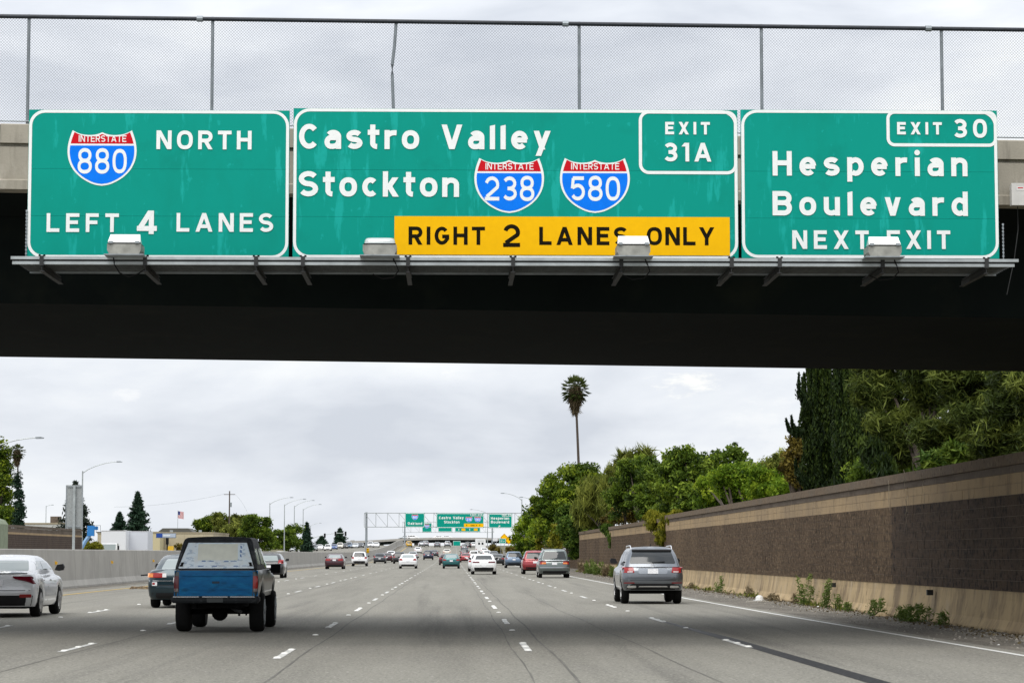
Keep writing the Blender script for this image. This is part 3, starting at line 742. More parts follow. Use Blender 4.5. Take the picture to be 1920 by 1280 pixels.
# four sign lights standing on the rail
M_LHOUS = mat('weathered_light_housing', (.40, .40, .36), .5, metal=.2, col2=(.24, .24, .215), scale=5)
M_LID = mat('white_light_lid', (.92, .92, .90), .25, coat=.5)
M_DOME = mat('prism_dome', (.50, .54, .53), .15, coat=1)
def sign_light(px, dome, label):
    x = at(px, 460, CY).x; L_ = empty('sign_light', (x, CY-.02, z1), 0, label, 'sign light', 'sign lights on the catwalk rail')
    mb = MB(); w0 = .255
    P = [(-w0+.03, 0), (w0-.03, 0), (w0, .06), (w0, .155), (-w0, .155), (-w0, .06)]
    mb.prism(P, -.32, .12); mb.build('housing', M_LHOUS, L_)
    MB().box(-w0-.045, w0+.045, -.34, .14, -.018, -.001).build('base_plate', M_GALVD, L_)
    MB().box(-w0+.01, w0-.01, -.325, .10, .157, .172).build('gasket', M_BLACK, L_)
    if dome:
        mb = MB(); n = 14
        for i in range(5):
            t = i/4; s = math.cos(t*1.25); zz = .172+.10*math.sin(t*1.5)
            P = rbox_pts(-w0*.93*(.75+.25*s), w0*.93*(.75+.25*s), -.30*(.6+.4*s), .08*(.6+.4*s), [.08]*4, 4)
            mb.v += [(a, b, zz) for a, b in P]; k = len(P)
            if i: 
                for j in range(k): mb.f.append(((i-1)*k+j, (i-1)*k+(j+1) % k, i*k+(j+1) % k, i*k+j))
        mb.f.append(tuple(4*k+j for j in range(k)))
        mb.build('lens_dome', M_DOME, L_, True)
    else:
        mb = MB()
        v = [(-w0+.01, -.31, .173), (w0-.01, -.31, .173), (w0-.01, -.31, .19), (-w0+.01, -.31, .19), (-w0+.03, -.17, .315), (w0-.03, -.17, .315), (-w0+.03, .09, .173), (w0-.03, .09, .173)]
        mb.add(v, [(0, 1, 2, 3), (3, 2, 5, 4), (4, 5, 7, 6), (0, 3, 4, 6), (1, 7, 5, 2), (0, 6, 7, 1)])
        mb.build('lid', M_LID, L_)
        for sx in (-1, 1): MB().box(sx*.2-.03, sx*.2+.03, -.35, -.30, .16, .195).build('latch', M_GALVD, L_)
    s = 1 if px < 900 else 1
    c = [(-.2, .0, -.02), (-.19, .05, -.12), (-.12, .1, -.24), (.02, .15, -.30), (.16, .2, -.24), (.24, .3, -.17)] if px < 500 else \
        [(.2, .0, -.02), (.25, .05, -.12), (.28, .1, -.2), (.2, .2, -.29), (.02, .3, -.30), (-.12, .4, -.22)]
    MB().tube(c, .010, 6).build('power_cable', M_BLACK, L_, True)
    return L_
sign_light(238, False, 'sign light with white lid in front of the left 4 lanes lettering')
sign_light(713, True, 'sign light with rounded clear dome left of the yellow plaque')
sign_light(1185, False, 'sign light with white lid in front of the yellow plaque')
sign_light(1652, False, 'sign light with white lid in front of the next exit lettering')
for px in (50, 1880):
    x = at(px, 430, YS).x; mb = MB(); z = z1+.02; zt_ = at(px, 395 if px < 900 else 420, YS).z; k = 0
    while z < zt_:
        a = k % 2; mb.box(x-(.014 if a else .004), x+(.014 if a else .004), YS-.02-(.004 if a else .014), YS-.02+(.004 if a else .014), z, z+.032); z += .028; k += 1
    mb.build('safety_chain', M_GALVD, cat)

# ------------------------------------------------------------------ distant gantries
def arrow(parent, cx, cz, s, rot, m, y, name='arrow'):
    P = [(-.12, 1), (.12, 1), (.12, .1), (.42, .42), (.42, .1), (0, -.45), (-.42, .1), (-.42, .42), (-.12, .1)]
    c, sn = math.cos(R(rot)), math.sin(R(rot))
    pts = [(cx+(a*c-b*sn)*s, y, cz+(a*sn+b*c)*s) for a, b in P]
    return mk(name, pts, [tuple(range(9))], m, parent)
def gantry(Y, posts, xl, xr, pyt, pyb, label, kbays):
    g = empty('sign_gantry', (0, 0, 0), 0, label, 'sign gantry')
    zt_, zb_ = at(847, pyt, Y).z, at(847, pyb, Y).z; a, b = at(xl, 980, Y).x, at(xr, 980, Y).x
    for px in posts:
        x = at(px, 980, Y).x; MB().lathe([(.22, prof(Y)-.2), (.17, zt_+.15)], 14, (x, Y, 0)).build('post', M_GALVD, g, True)
        MB().lathe([(.5, prof(Y)-.2), (.5, prof(Y)+.8)], 14, (x, Y, 0)).build('footing', M_CONC, g, True)
    for z in (zt_, zb_):
        for yy in (-.45, .45): MB().box(a, b, Y+yy-.05, Y+yy+.05, z-.05, z+.05).build('chord', M_GALV, g)
    for k in range(kbays+1):
        x = a+(b-a)*k/kbays
        for yy in (-.45, .45): MB().box(x-.03, x+.03, Y+yy-.03, Y+yy+.03, zb_+.05, zt_-.05).build('vertical_strut', M_GALV, g)
        if k < kbays:
            x2 = a+(b-a)*(k+1)/kbays
            for yy in (-.42,): MB().tube([(x+.05, Y+yy, zt_-.06), (x2-.05, Y+yy, zb_+.06)], .033, 6).build('diagonal_brace', M_GALV, g)
    return g
GY = 410.0
gantry(GY, (687, 983), 683, 987, 961.5, 987.5, 'steel truss sign gantry over the road carrying the oakland sign', 14)
def gsign(Y, x0, x1, y0, y1, label, name='overhead_sign'):
    a, b = at(x0, y1, Y-.75), at(x1, y0, Y-.75); s = empty(name, (0, 0, 0), 0, label, 'highway sign')
    MB().box(a.x, b.x, Y-.75, Y-.65, a.z, b.z).build('panel', M_SGREENF, s)
    frame_ring('border', a.x+.03, b.x-.03, a.z+.03, b.z-.03, .25, .075, M_SWHITE, s, Y-.755)
    MB().box(a.x+.3, a.x+.4, Y-.64, Y-.5, a.z, b.z).box(b.x-.4, b.x-.3, Y-.64, Y-.5, a.z, b.z).build('hanger', M_GALVD, s)
    return s
def GT(s, Y, t, xa, xb, yt, yb, st, m=None, off=.765):
    yy = Y-off; a, b, c = at(xa, yb, yy), at(xb, yb, yy), at(xa, yt, yy)
    letters('lettering', t, a.x, b.x, a.z, c.z-a.z, st*(c.z-a.z), m or M_SWHITE, s, yy, dy=-.003)
s = gsign(GY, 759, 796.5, 961, 988, 'distant green gantry sign reading oakland below an interstate shield')
GT(s, GY, 'Oakland', 764.5, 791.5, 978.3, 983, .2); p, q = at(772, 974, GY-.76), at(784, 963.5, GY-.76); shield(s, '880', p.x, q.x, p.z, q.z, GY-.765, small=True)
s = gsign(GY, 818, 907.5, 961.5, 989, 'distant wide green gantry sign reading castro valley stockton')
GT(s, GY, 'Castro Valley', 823, 869.5, 967.5, 972.5, .2); GT(s, GY, 'Stockton', 832.5, 861.5, 975.5, 980.5, .2)
for x, n in ((873, '238'), (889.5, '580')):
    p, q = at(x, 978, GY-.76), at(x+12.5, 968, GY-.76); shield(s, n, p.x, q.x, p.z, q.z, GY-.765, small=True)
p, q = at(882, 966.8, GY-.76), at(907, 961.7, GY-.76); frame_ring('exit_box_border', p.x, q.x-.03, p.z, q.z-.03, .15, .06, M_SWHITE, s, GY-.76)
GT(s, GY, 'EXIT', 885, 893, 963, 965.6, .2); GT(s, GY, '31A', 896, 904, 963, 965.8, .2)
p, q = at(870, 987.3, GY-.76), at(907, 981, GY-.76); MB().box(p.x, q.x-.04, GY-.775, GY-.765, p.z, q.z).build('yellow_plaque', M_SYEL, s)
arrow(s, at(876.5, 0, GY).x, at(0, 984.6, GY).z, .22, 0, M_SBLK, GY-.78); arrow(s, at(900.5, 0, GY).x, at(0, 984.6, GY).z, .22, 0, M_SBLK, GY-.78)
GT(s, GY, 'ONLY', 882.5, 894.5, 982.8, 985.8, .2, M_SBLK, .78)
s = gsign(GY, 916, 960.5, 962.5, 989.5, 'distant green gantry sign reading hesperian boulevard exit 30 with arrow', 'exit_sign')
GT(s, GY, 'Hesperian', 920.5, 954.5, 968.5, 973.5, .2); GT(s, GY, 'Boulevard', 920.5, 954.5, 975.5, 980.5, .2)
p, q = at(941, 967.3, GY-.76), at(960, 962.7, GY-.76); frame_ring('exit_box_border', p.x, q.x-.03, p.z, q.z-.03, .15, .06, M_SWHITE, s, GY-.76)
GT(s, GY, 'EXIT', 943, 950, 963.7, 966.2, .2); GT(s, GY, '30', 952.5, 958, 963.5, 966.3, .2)
arrow(s, at(937.5, 0, GY).x-.05, at(0, 985.2, GY).z, .32, 140, M_SWHITE, GY-.765)
G2 = 700.0
gantry(G2, (759, 923), 755, 926, 978, 997.5, 'far second truss gantry seen below the first one', 11)
s = gsign(G2, 791.5, 809.5, 980, 997, 'small far green sign below the oakland sign'); p, q = at(796, 990, G2-.76), at(805, 982, G2-.76); shield(s, '880', p.x, q.x, p.z, q.z, G2-.765, small=True)
s = gsign(G2, 821.5, 847.5, 984, 996.5, 'far green sign left of the pair with yellow bands')
s = gsign(G2, 853, 900.5, 984, 996.5, 'far green sign with two white arrows and yellow bands')
for x in (862, 882): arrow(s, at(x, 0, G2).x, at(0, 992.5, G2).z, .38, 180 if 0 else 0, M_SWHITE, G2-.765)
for x in (869, 892): p, q = at(x-3.5, 994.5, G2-.76), at(x+3.5, 990, G2-.76); MB().box(p.x, q.x, G2-.775, G2-.765, p.z, q.z).build('yellow_plaque', M_SYEL, s)
# object marker with slanted stripes at the gantry post
om = empty('object_marker', at(689.5, 1036, 405), 0, 'yellow and black striped object marker at the gantry post', 'marker sign')
MB().box(-.22, .22, 0, .03, 0, .75).build('panel', M_SYEL, om)
for k in range(3): MB().prism([(-.22, .08+k*.24), (.22, -.0+k*.24), (.22, .1+k*.24), (-.22, .2+k*.24)], -.006, -.003).build('stripe', M_SBLK, om)
MB().box(-.04, .04, .03, .08, -1.4, .75).build('stake', M_GALVD, om)
# ------------------------------------------------------------------ vehicles
# local frame: rear bumper at y=0, nose towards +y, wheels on z=0, centre x=0
def interp(tab, y):
    return lerp_tab(tab, y)
def shell(rows, deck=None, arches=(), zb=.25, crown=.03, rc=(.30, .22), side_y=None, nx=6, ncol=6, bulge=.05, fc=(.32, .40)):
    """rows: (t or z, y_rear, y_front, half width). Returns verts, faces of a closed-top shell."""
    rings = []
    for (t, yr, yf, hw) in rows:
        pts = []
        rx, ry = rc; rx = min(rx, hw*.6)
        for i in range(nx): x = (hw-rx)*i/nx; pts.append((x, yr-bulge*(x/hw)**2*0+bulge*(x/hw)**2))
        yc = yr+bulge*((hw-rx)/hw)**2
        for i in range(5): a = i/4*math.pi/2; pts.append((hw-rx+rx*math.sin(a), yc+ry*(1-math.cos(a))))
        ys = yc+ry; fx, fy = fc; fx = min(fx, hw*.6)
        n = len(side_y)
        for s in side_y: pts.append((hw, ys+(yf-.12-fy-ys)*s))
        for i in range(5): a = i/4*math.pi/2; pts.append((hw-fx+fx*math.cos(a), yf-.12-fy+fy*math.sin(a)))
        for i in range(nx-1, -1, -1): x = (hw-fx)*i/nx; pts.append((x, yf-.12*(x/(hw-fx))**2 if i else yf))
        ring = []
        for (x, y) in pts:
            if deck:
                zl = zb
                for (yw, Rr, zc) in arches:
                    if abs(y-yw) < Rr and x > hw*.55: zl = max(zl, zc+math.sqrt(Rr*Rr-(y-yw)**2))
                z = zl+t*(interp(deck, y)-zl)
            else: z = t
            ring.append((x, y, z))
        rings.append(ring)
    K = len(rings[0]); v = []; f = []
    def ringverts(r): return list(r)+[(-x, y, z) for (x, y, z) in r[K-2:0:-1]]
    n = 2*K-2
    for r in rings: v += ringverts(r)
    for i in range(len(rings)-1):
        for j in range(n): f.append((i*n+j, i*n+(j+1) % n, (i+1)*n+(j+1) % n, (i+1)*n+j))
    top = (len(rings)-1)*n; cols = []
    for k in range(K):
        ri, le = top+k, top+(n-k) % n; x, y, z = v[ri]
        if k in (0, K-1): cols.append([ri]*(ncol+1)); continue
        c = [ri]
        for q in range(1, ncol):
            u = 1-2*q/ncol; v.append((x*u, y, z+crown*(1-u*u)*min(1, x/.5))); c.append(len(v)-1)
        c.append(le); cols.append(c)
    for k in range(K-1):
        for q in range(ncol):
            a, b, c, d = cols[k][q], cols[k][q+1], cols[k+1][q+1], cols[k+1][q]
            fc_ = []
            for t_ in (a, d, c, b):
                if t_ not in fc_: fc_.append(t_)
            if len(fc_) > 2: f.append(tuple(fc_))
    return v, f
def bvh_of(*objs):
    V = []; F = []
    for v, f in objs: b = len(V); V += [Vector(p) for p in v]; F += [tuple(i+b for i in q) for q in f]
    return BVHTree.FromPolygons(V, F)
def panel(name, bv, side, rows, m, parent, off=.006, ncol=8, depth=.02, smooth=True):
    """surface-following panel. side: 'R' seen from behind, 'F' from the front (rows: z, x0, x1); '+','-' flanks (rows: z, y0, y1)"""
    g = []
    for (z, a, b) in rows:
        line = []
        for i in range(ncol+1):
            u = a+(b-a)*i/ncol
            if side == 'R': o_, d = Vector((u, -3, z)), Vector((0, 1, 0))
            elif side == 'F': o_, d = Vector((u, 12, z)), Vector((0, -1, 0))
            elif side == '+': o_, d = Vector((3, u, z)), Vector((-1, 0, 0))
            else: o_, d = Vector((-3, u, z)), Vector((1, 0, 0))
            h = bv.ray_cast(o_, d)[0]
            line.append([o_, d, h])
        hs = [l[2] for l in line if l[2]]
        if not hs: return None
        for l in line:
            if l[2] is None:
                q = min(hs, key=lambda p: (p-l[0]).cross(l[1]).length)
                l[2] = l[0]+l[1]*((q-l[0]).dot(l[1]))
        g.append([l[2]-l[1]*off for l in line]); dd = line[0][1]
    nr, nc = len(g), ncol+1; v = [p for l in g for p in l]; f = []
    for i in range(nr-1):
        for j in range(nc-1):
            q = (i*nc+j, i*nc+j+1, (i+1)*nc+j+1, (i+1)*nc+j); f.append(q if side in 'R+' else q[::-1])
    bd = [j for j in range(nc)]+[i*nc+nc-1 for i in range(1, nr)]+[(nr-1)*nc+j for j in range(nc-2, -1, -1)]+[i*nc for i in range(nr-2, 0, -1)]
    b0 = len(v)
    for k in bd: v.append(v[k]+dd*depth)
    nb = len(bd)
    for k in range(nb): f.append((bd[k], b0+k, b0+(k+1) % nb, bd[(k+1) % nb]))
    return mk(name, v, f, m, parent, smooth, 50)
def trap(z0, z1, b0, b1, t0, t1, r=.04, n=4):
    """rows of a trapezoid with rounded corners: bottom span b0..b1 at z0, top span t0..t1 at z1"""
    rows = []
    mid = [z0+r+(z1-z0-2*r)*i/6 for i in range(1, 6)] if z1-z0 > .2 else []
    zs = [z0+r*(1-math.cos(i/n*math.pi/2)) for i in range(n+1)]+mid+[z1-r*(1-math.cos(i/n*math.pi/2)) for i in range(n, -1, -1)]
    for k, z in enumerate(zs):
        u = (z-z0)/(z1-z0); a = b0+(t0-b0)*u; b = b1+(t1-b1)*u
        i = k if k <= n else n if k <= n+len(mid) else len(zs)-1-k
        ins = r*(1-math.sin(i/n*math.pi/2)); rows.append((z, a+ins, b-ins))
    return rows
def wheel(parent, x, y, Rw, wid, near, side, rim=M_RIM):
    n = 28 if near else 12; h = wid/2
    if near:
        w_ = empty('wheel', (x, y, Rw)); w_.parent = parent
        prof_ = [(Rw*.62, -h), (Rw*.90, -h), (Rw*.975, -h*.78), (Rw, -h*.4), (Rw, h*.4), (Rw*.975, h*.78), (Rw*.90, h), (Rw*.62, h)]
        MB().lathe(prof_, n, axis='x').build('tyre', M_TYRE, w_, True)
        mb = MB(); sgn = side; xo = sgn*(h+.004)
        mb.lathe([(Rw*.66, xo), (Rw*.62, xo-.012*sgn), (Rw*.60, xo-.05*sgn)] if sgn > 0 else [(Rw*.60, xo-.05*sgn), (Rw*.62, xo-.012*sgn), (Rw*.66, xo)], n, axis='x')
        mb.v = [(a, b, c) for a, b, c in mb.v]
        for k in range(5):
            t = k*2*math.pi/5+.3; c, s = math.cos(t), math.sin(t); q = []
            for (r_, wd) in ((Rw*.1, .05), (Rw*.64, .035)):
                for sg in (-1, 1): q.append((xo-.02*sgn, r_*c-sg*wd*s, r_*s+sg*wd*c))
                for sg in (-1, 1): q.append((xo+.008*sgn, r_*c-sg*wd*s, r_*s+sg*wd*c))
            mb.add(q, [(0, 1, 5, 4), (2, 6, 7, 3), (0, 4, 6, 2), (1, 3, 7, 5), (0, 2, 3, 1), (4, 5, 7, 6)])
        mb.build('rim', rim, w_)
        MB().lathe([(Rw*.6, xo-.06*sgn), (Rw*.59, xo-.055*sgn)], n, axis='x').build('brake_disc', M_GALVD, w_)
    else:
        o = MB().lathe([(Rw*.9, -h), (Rw, -h*.6), (Rw, h*.6), (Rw*.9, h)], n, (0, 0, 0), 'x').build('wheel', M_TYRE, parent, True); o.location = (x, y, Rw)

SY_NEAR = [i/40 for i in range(1, 40)]; SY_FAR = [i/14 for i in range(1, 14)]
# body types: L length, hw half width, deck profile, greenhouse rows (z, y_rear, y_front, half width)
TYPES = {
 'sedan': dict(L=4.8, hw=.90, zb=.24, deck=[(0, .96), (.15, 1.03), (.8, 1.04), (1.2, .98), (3.5, .98), (3.9, .95), (4.8, .70)],
    gh=[(.96, .55, 4.05, .80), (1.12, .86, 3.72, .765), (1.30, 1.22, 3.32, .70), (1.40, 1.50, 3.02, .635), (1.435, 1.72, 2.80, .57)],
    rw=(1.05, 1.345, .62, .515), lamp=(.78, .93, .50, .86), plate=.76, bump=.62, wheels=(.98, 3.78, .32), side=[(1.15, 1.95, 1.35, 1.92), (2.02, 3.30, 2.0, 2.86)]),
 'hatch': dict(L=4.3, hw=.90, zb=.24, deck=[(0, .98), (.2, 1.0), (3.0, .98), (3.6, .95), (4.3, .72)],
    gh=[(.97, .10, 3.62, .80), (1.12, .22, 3.35, .77), (1.30, .42, 3.0, .70), (1.42, .60, 2.7, .63), (1.475, .8, 2.5, .56)],
    rw=(1.03, 1.36, .60, .50), lamp=(.86, 1.06, .60, .88), plate=.70, bump=.60, wheels=(.80, 3.42, .32), side=[(.95, 1.70, 1.1, 1.70), (1.78, 2.95, 1.78, 2.6)]),
 'suv': dict(L=4.6, hw=.92, zb=.34, deck=[(0, 1.02), (.2, 1.06), (3.2, 1.05), (3.8, 1.02), (4.6, .85)],
    gh=[(1.04, .06, 3.75, .83), (1.20, .13, 3.50, .80), (1.45, .27, 3.12, .73), (1.60, .40, 2.88, .665), (1.67, .62, 2.66, .59)],
    rw=(1.11, 1.56, .66, .545), lamp=(.86, 1.10, .60, .91), plate=.86, bump=.62, wheels=(.86, 3.62, .36), side=[(.42, 1.00, .62, 1.05), (1.08, 2.05, 1.12, 2.05), (2.13, 3.2, 2.13, 2.85)]),
 'minivan': dict(L=5.1, hw=.96, zb=.26, deck=[(0, 1.02), (.2, 1.05), (3.7, 1.03), (4.2, .98), (5.1, .78)],
    gh=[(1.03, .05, 4.55, .87), (1.2, .11, 4.25, .845), (1.48, .24, 3.75, .77), (1.66, .36, 3.40, .69), (1.73, .58, 3.15, .61)],
    rw=(1.13, 1.60, .735, .60), lamp=(.83, 1.03, .50, .945), plate=.87, bump=.58, wheels=(1.05, 4.05, .335), side=[(.45, 1.35, .65, 1.38), (1.45, 2.75, 1.48, 2.75), (2.85, 3.95, 2.85, 3.5)]),
}
def scaled_type(t, **over):
    d = dict(TYPES[t]); d.update(over); return d
def car(kind, px, py, label, body, cat=None, name=None, lod=1, rev=False, lamp=M_RED, glass=None, hw=None, X=None, Y=None, rz=0, gsx=1.0, group=None, over={}, hscale=1.0, reflective=False, black_low=False, wedge=None):
    """px: centre of the vehicle in the photograph, py: where its rear wheels meet the road"""
    T_ = scaled_type(kind, **over); s = (hw or T_['hw'])/T_['hw']
    if Y is None: Y = ground_y(py)
    if X is None: X = at(px, py, Y).x
    yb = Y-T_['wheels'][0] if not rev else Y+ (T_['L']-T_['wheels'][1])
    dz = (prof(Y+4)-prof(Y))/4
    root = empty(name or {'sedan': 'sedan', 'hatch': 'hatchback', 'suv': 'suv', 'minivan': 'minivan'}[kind], (X, yb if not rev else yb, prof(Y)+.002), R(180) if rev else rz, label, cat or {'sedan': 'car', 'hatch': 'car', 'suv': 'suv', 'minivan': 'minivan'}[kind], group)
    root.rotation_euler.x = math.atan(dz)*(1 if not rev else -1)
    if rev: root.location.y = Y-(T_['L']-T_['wheels'][1])+T_['L']
    hwv = T_['hw']*s; L_ = T_['L']; near = lod >= 2
    sy = SY_NEAR if near else SY_FAR; wr, wf, Rw = T_['wheels']; zb = T_['zb']
    rows = [(0, .14, L_-.10, hwv*.93), (.12, .05, L_-.03, hwv*.975), (.35, .0, L_, hwv), (.58, .02, L_-.03, hwv*1.0), (.80, .06, L_-.10, hwv*.985), (.93, .09, L_-.2, hwv*.955), (1.0, .15, L_-.32, hwv*.90)]
    arches = [(wr, Rw+.07, Rw*.95), (wf, Rw+.07, Rw*.95)]
    lo = shell(rows, deck=T_['deck'], arches=arches, zb=zb, crown=.035, side_y=sy, nx=6 if near else 4, ncol=6 if near else 4)
    gr = [(z*(1 if z < 1.1 else hscale), a, b, c*s) for z, a, b, c in T_['gh']]
    up = shell(gr, crown=.035, rc=(.16, .14), side_y=[i/8 for i in range(1, 8)], nx=5, ncol=6, bulge=.10, fc=(.2, .3))
    bv = bvh_of(lo, up)
    mk('body', lo[0], lo[1], body, root, True, 32)
    mk('roof', up[0], up[1], body, root, True, 30)
    G = glass or M_GLASS
    z0, z1, wb, wt = T_['rw']; z1 *= hscale; wb *= s; wt *= s
    panel('rear_window', bv, 'R', trap(z0, z1, -wb, wb, -wt, wt, .05), G, root, .008, 8)
    if rev or near or lod == 1:
        g0 = gr[0]; gtop = gr[-2]
        panel('windscreen', bv, 'F', trap(z0+.02, z1+.01, -wb*1.08, wb*1.08, -wt*1.08, wt*1.08, .05), G, root, .008, 8)
    for (a, b, c, d) in T_['side']:
        for sd_ in ('+', '-'):
            if sd_ == '-' and px < 700 and not near: continue
            panel('side_window', bv, sd_, trap(z0+.02, z1-.01, a, b, c, d, .03, 2), G, root, .006, 4)
    # underside and wheels
    MB().box(-hwv*.72, hwv*.72, .30, L_-.3, max(.20, zb-.10), .62).build('underbody', M_UNDER, root)
    for yy in (wr, wf):
        for sg in (-1, 1): wheel(root, sg*(hwv-.125), yy, Rw, .23 if near else .24, near, sg)
    l0, l1, la, lb = T_['lamp']; la *= s; lb *= s
    if not rev:
        for sg in (-1, 1):
            a, b = (la, lb) if sg > 0 else (-lb, -la)
            rws = trap(l0, l1, a, b, a+(.04 if sg > 0 else 0), b-(0 if sg > 0 else .04), .03, 3)
            if wedge: rws = [(z_, (p_ if sg > 0 else -q_), (q_ if sg > 0 else -p_)) for z_, p_, q_ in wedge]
            lens = panel('taillight', bv, 'R', rws, lamp, root, .012, 6)
            if lod >= 1:
                a2, b2 = (la+.06, lb-.14) if sg > 0 else (-lb+.14, -la-.06)
                if lamp is M_RED and kind in ('suv', 'hatch'): panel('reversing_lamp', bv, 'R', [(l0+.015, a2, b2), (l0+.04, a2, b2)], M_LENS, lens, .017, 2)
        pz = T_['plate']
        panel('licence_plate', bv, 'R', [(pz-.07, -.155, .155), (pz+.075, -.155, .155)], M_PLATE, root, .022, 2)
        panel('bumper_trim', bv, 'R', [(zb+.02, -hwv*.86, hwv*.86), (zb+.10, -hwv*.90, hwv*.90), (zb+(.26 if black_low else .17), -hwv*(.93 if black_low else .84), hwv*(.93 if black_low else .84))], M_BLKPL, root, .010, 10)
        bz = T_['bump']
        panel('bumper_seam', bv, 'R', [(bz, -hwv*.86, hwv*.86), (bz+.014, -hwv*.86, hwv*.86)], M_BLKPL, root, .007, 10)
    else:
        panel('grille', bv, 'F', [(.50, -.42*s, .42*s), (.68, -.46*s, .46*s)], M_BLKPL, root, .012, 6)
        panel('bumper_trim', bv, 'F', [(zb+.02, -hwv*.8, hwv*.8), (zb+.16, -hwv*.84, hwv*.84)], M_BLKPL, root, .010, 8)
        for sg in (-1, 1):
            a, b = (.50*s, .82*s) if sg > 0 else (-.82*s, -.50*s)
            panel('headlight', bv, 'F', trap(.60, .73, a, b, a, b, .02, 2), M_LENS, root, .014, 4)
    # mirrors
    ym = gr[0][2]-.75; zm = z0+.06
    for sg in (-1, 1):
        mb = MB(); x0 = sg*(hwv*.93)
        P = [(x0, zm-.06), (x0+sg*.10, zm-.08), (x0+sg*.21, zm-.06), (x0+sg*.235, zm+.02), (x0+sg*.20, zm+.09), (x0+sg*.06, zm+.07)]
        mb.prism(P if sg > 0 else P[::-1], ym-.04, ym+.10); mb.build('wing_mirror', body if lod < 2 else M_BLKPL, root)
    return root, bv, hwv

P_WHITE = paint('white', (.80, .80, .80)); P_SILV = paint('silver', (.36, .38, .40), .7, .3); P_GREY = paint('grey', (.16, .175, .19), .6)
P_DGREY = paint('dark_grey', (.055, .06, .07), .5); P_BLACK = paint('black', (.012, .013, .016)); P_NAVY = paint('navy', (.014, .022, .055), .3)
P_TEAL = paint('teal', (.012, .12, .125), .4); P_RED = paint('red', (.30, .018, .025), .3); P_MAROON = paint('maroon', (.055, .012, .02), .4)
P_BLUEG = paint('blue_grey', (.11, .165, .24), .6); P_BLUE = paint('blue', (.04, .09, .25), .4); P_YEL = paint('yellow', (.75, .45, .02)); P_DTEAL = paint('dark_teal', (.010, .030, .042), .5, .28)
P_BEIGE = paint('cream', (.62, .58, .5)); P_LEX = paint('pearl_white', (.70, .71, .73), .15, .25); P_GRN = paint('grey_green', (.13, .155, .15), .6, .3)

# --- white sport sedan at the left edge (two wheels on the right side show)
Yl = FPX*EYE/(1154-1037); Xl = (78-847)/FPX*Yl-.85
r, bv, hw = car('sedan', 0, 0, 'white sport sedan with dark red taillights cut off by the left edge', P_LEX, lod=3, X=-10.62, Y=59.4, glass=M_GLASSL, lamp=M_REDD, black_low=True, wedge=[(.775, .85, .885), (.80, .79, .90), (.84, .66, .905), (.89, .44, .90), (.93, .38, .87), (.955, .38, .80)],
    over=dict(L=4.70, hw=.91, deck=[(0, 1.02), (.12, 1.05), (.7, 1.04), (1.2, .99), (3.4, .98), (3.9, .93), (4.7, .68)], wheels=(.95, 3.75, .345),
    gh=[(.96, .50, 4.02, .80), (1.12, .78, 3.72, .765), (1.28, 1.12, 3.32, .70), (1.38, 1.45, 3.0, .63), (1.425, 1.7, 2.8, .56)], rw=(1.08, 1.325, .64, .54), plate=.80, zb=.25,
    lamp=(.82, .97, .42, .90), side=[(1.02, 1.88, 1.28, 1.86), (1.98, 3.40, 1.96, 2.95)]))
for sg in (-1, 1):
    a, b = (.55, .82) if sg > 0 else (-.82, -.55); panel('reflector', bv, 'R', trap(.46, .54, a, b, a, b, .02, 2), M_RED, r, .012, 4)
panel('spoiler', bv, 'R', [(1.035, -.70, .70), (1.06, -.72, .72)], P_SILV, r, .05, 10, .08)
for y0 in (1.95, 3.35): panel('door_seam', bv, '+', [(.36, y0, y0+.012), (.7, y0, y0+.012), (.98, y0, y0+.012)], M_BLKPL, r, .004, 1)
for y0 in (1.35, 2.35): panel('door_handle', bv, '+', [(.84, y0, y0+.2), (.87, y0, y0+.2)], P_LEX, r, .03, 2, .02)
# --- dark teal sedan behind the pickup
r, bv, hw = car('sedan', 0, 0, 'dark teal sedan with wide red taillights half hidden by the blue pickup', P_DTEAL, lod=3, X=-7.44, Y=69.3, glass=M_GLASSL, hw=.865,
    over=dict(lamp=(.83, .96, .36, .86), L=4.7, rw=(1.05, 1.335, .60, .50)))
for sg in (-1, 1):
    a, b = (.72, .87) if sg > 0 else (-.87, -.72); panel('turn_lens', bv, 'R', [(.84, a, b), (.95, a, b)], M_AMBER, r, .016, 3)
    a, b = (.35, .46) if sg > 0 else (-.46, -.35); panel('reverse_lens', bv, 'R', [(.84, a, b), (.95, a, b)], M_LENS, r, .018, 2)
panel('bumper_strip', bv, 'R', [(.735, -.84, .84), (.75, -.84, .84)], M_CHROME, r, .014, 10)
panel('bumper_sticker', bv, 'R', [(.61, -.74, -.60), (.71, -.74, -.60)], M_PLATE, r, .012, 2)
panel('sticker_stripe', bv, 'R', [(.64, -.73, -.66), (.69, -.73, -.66)], M_RED, r, .016, 1)

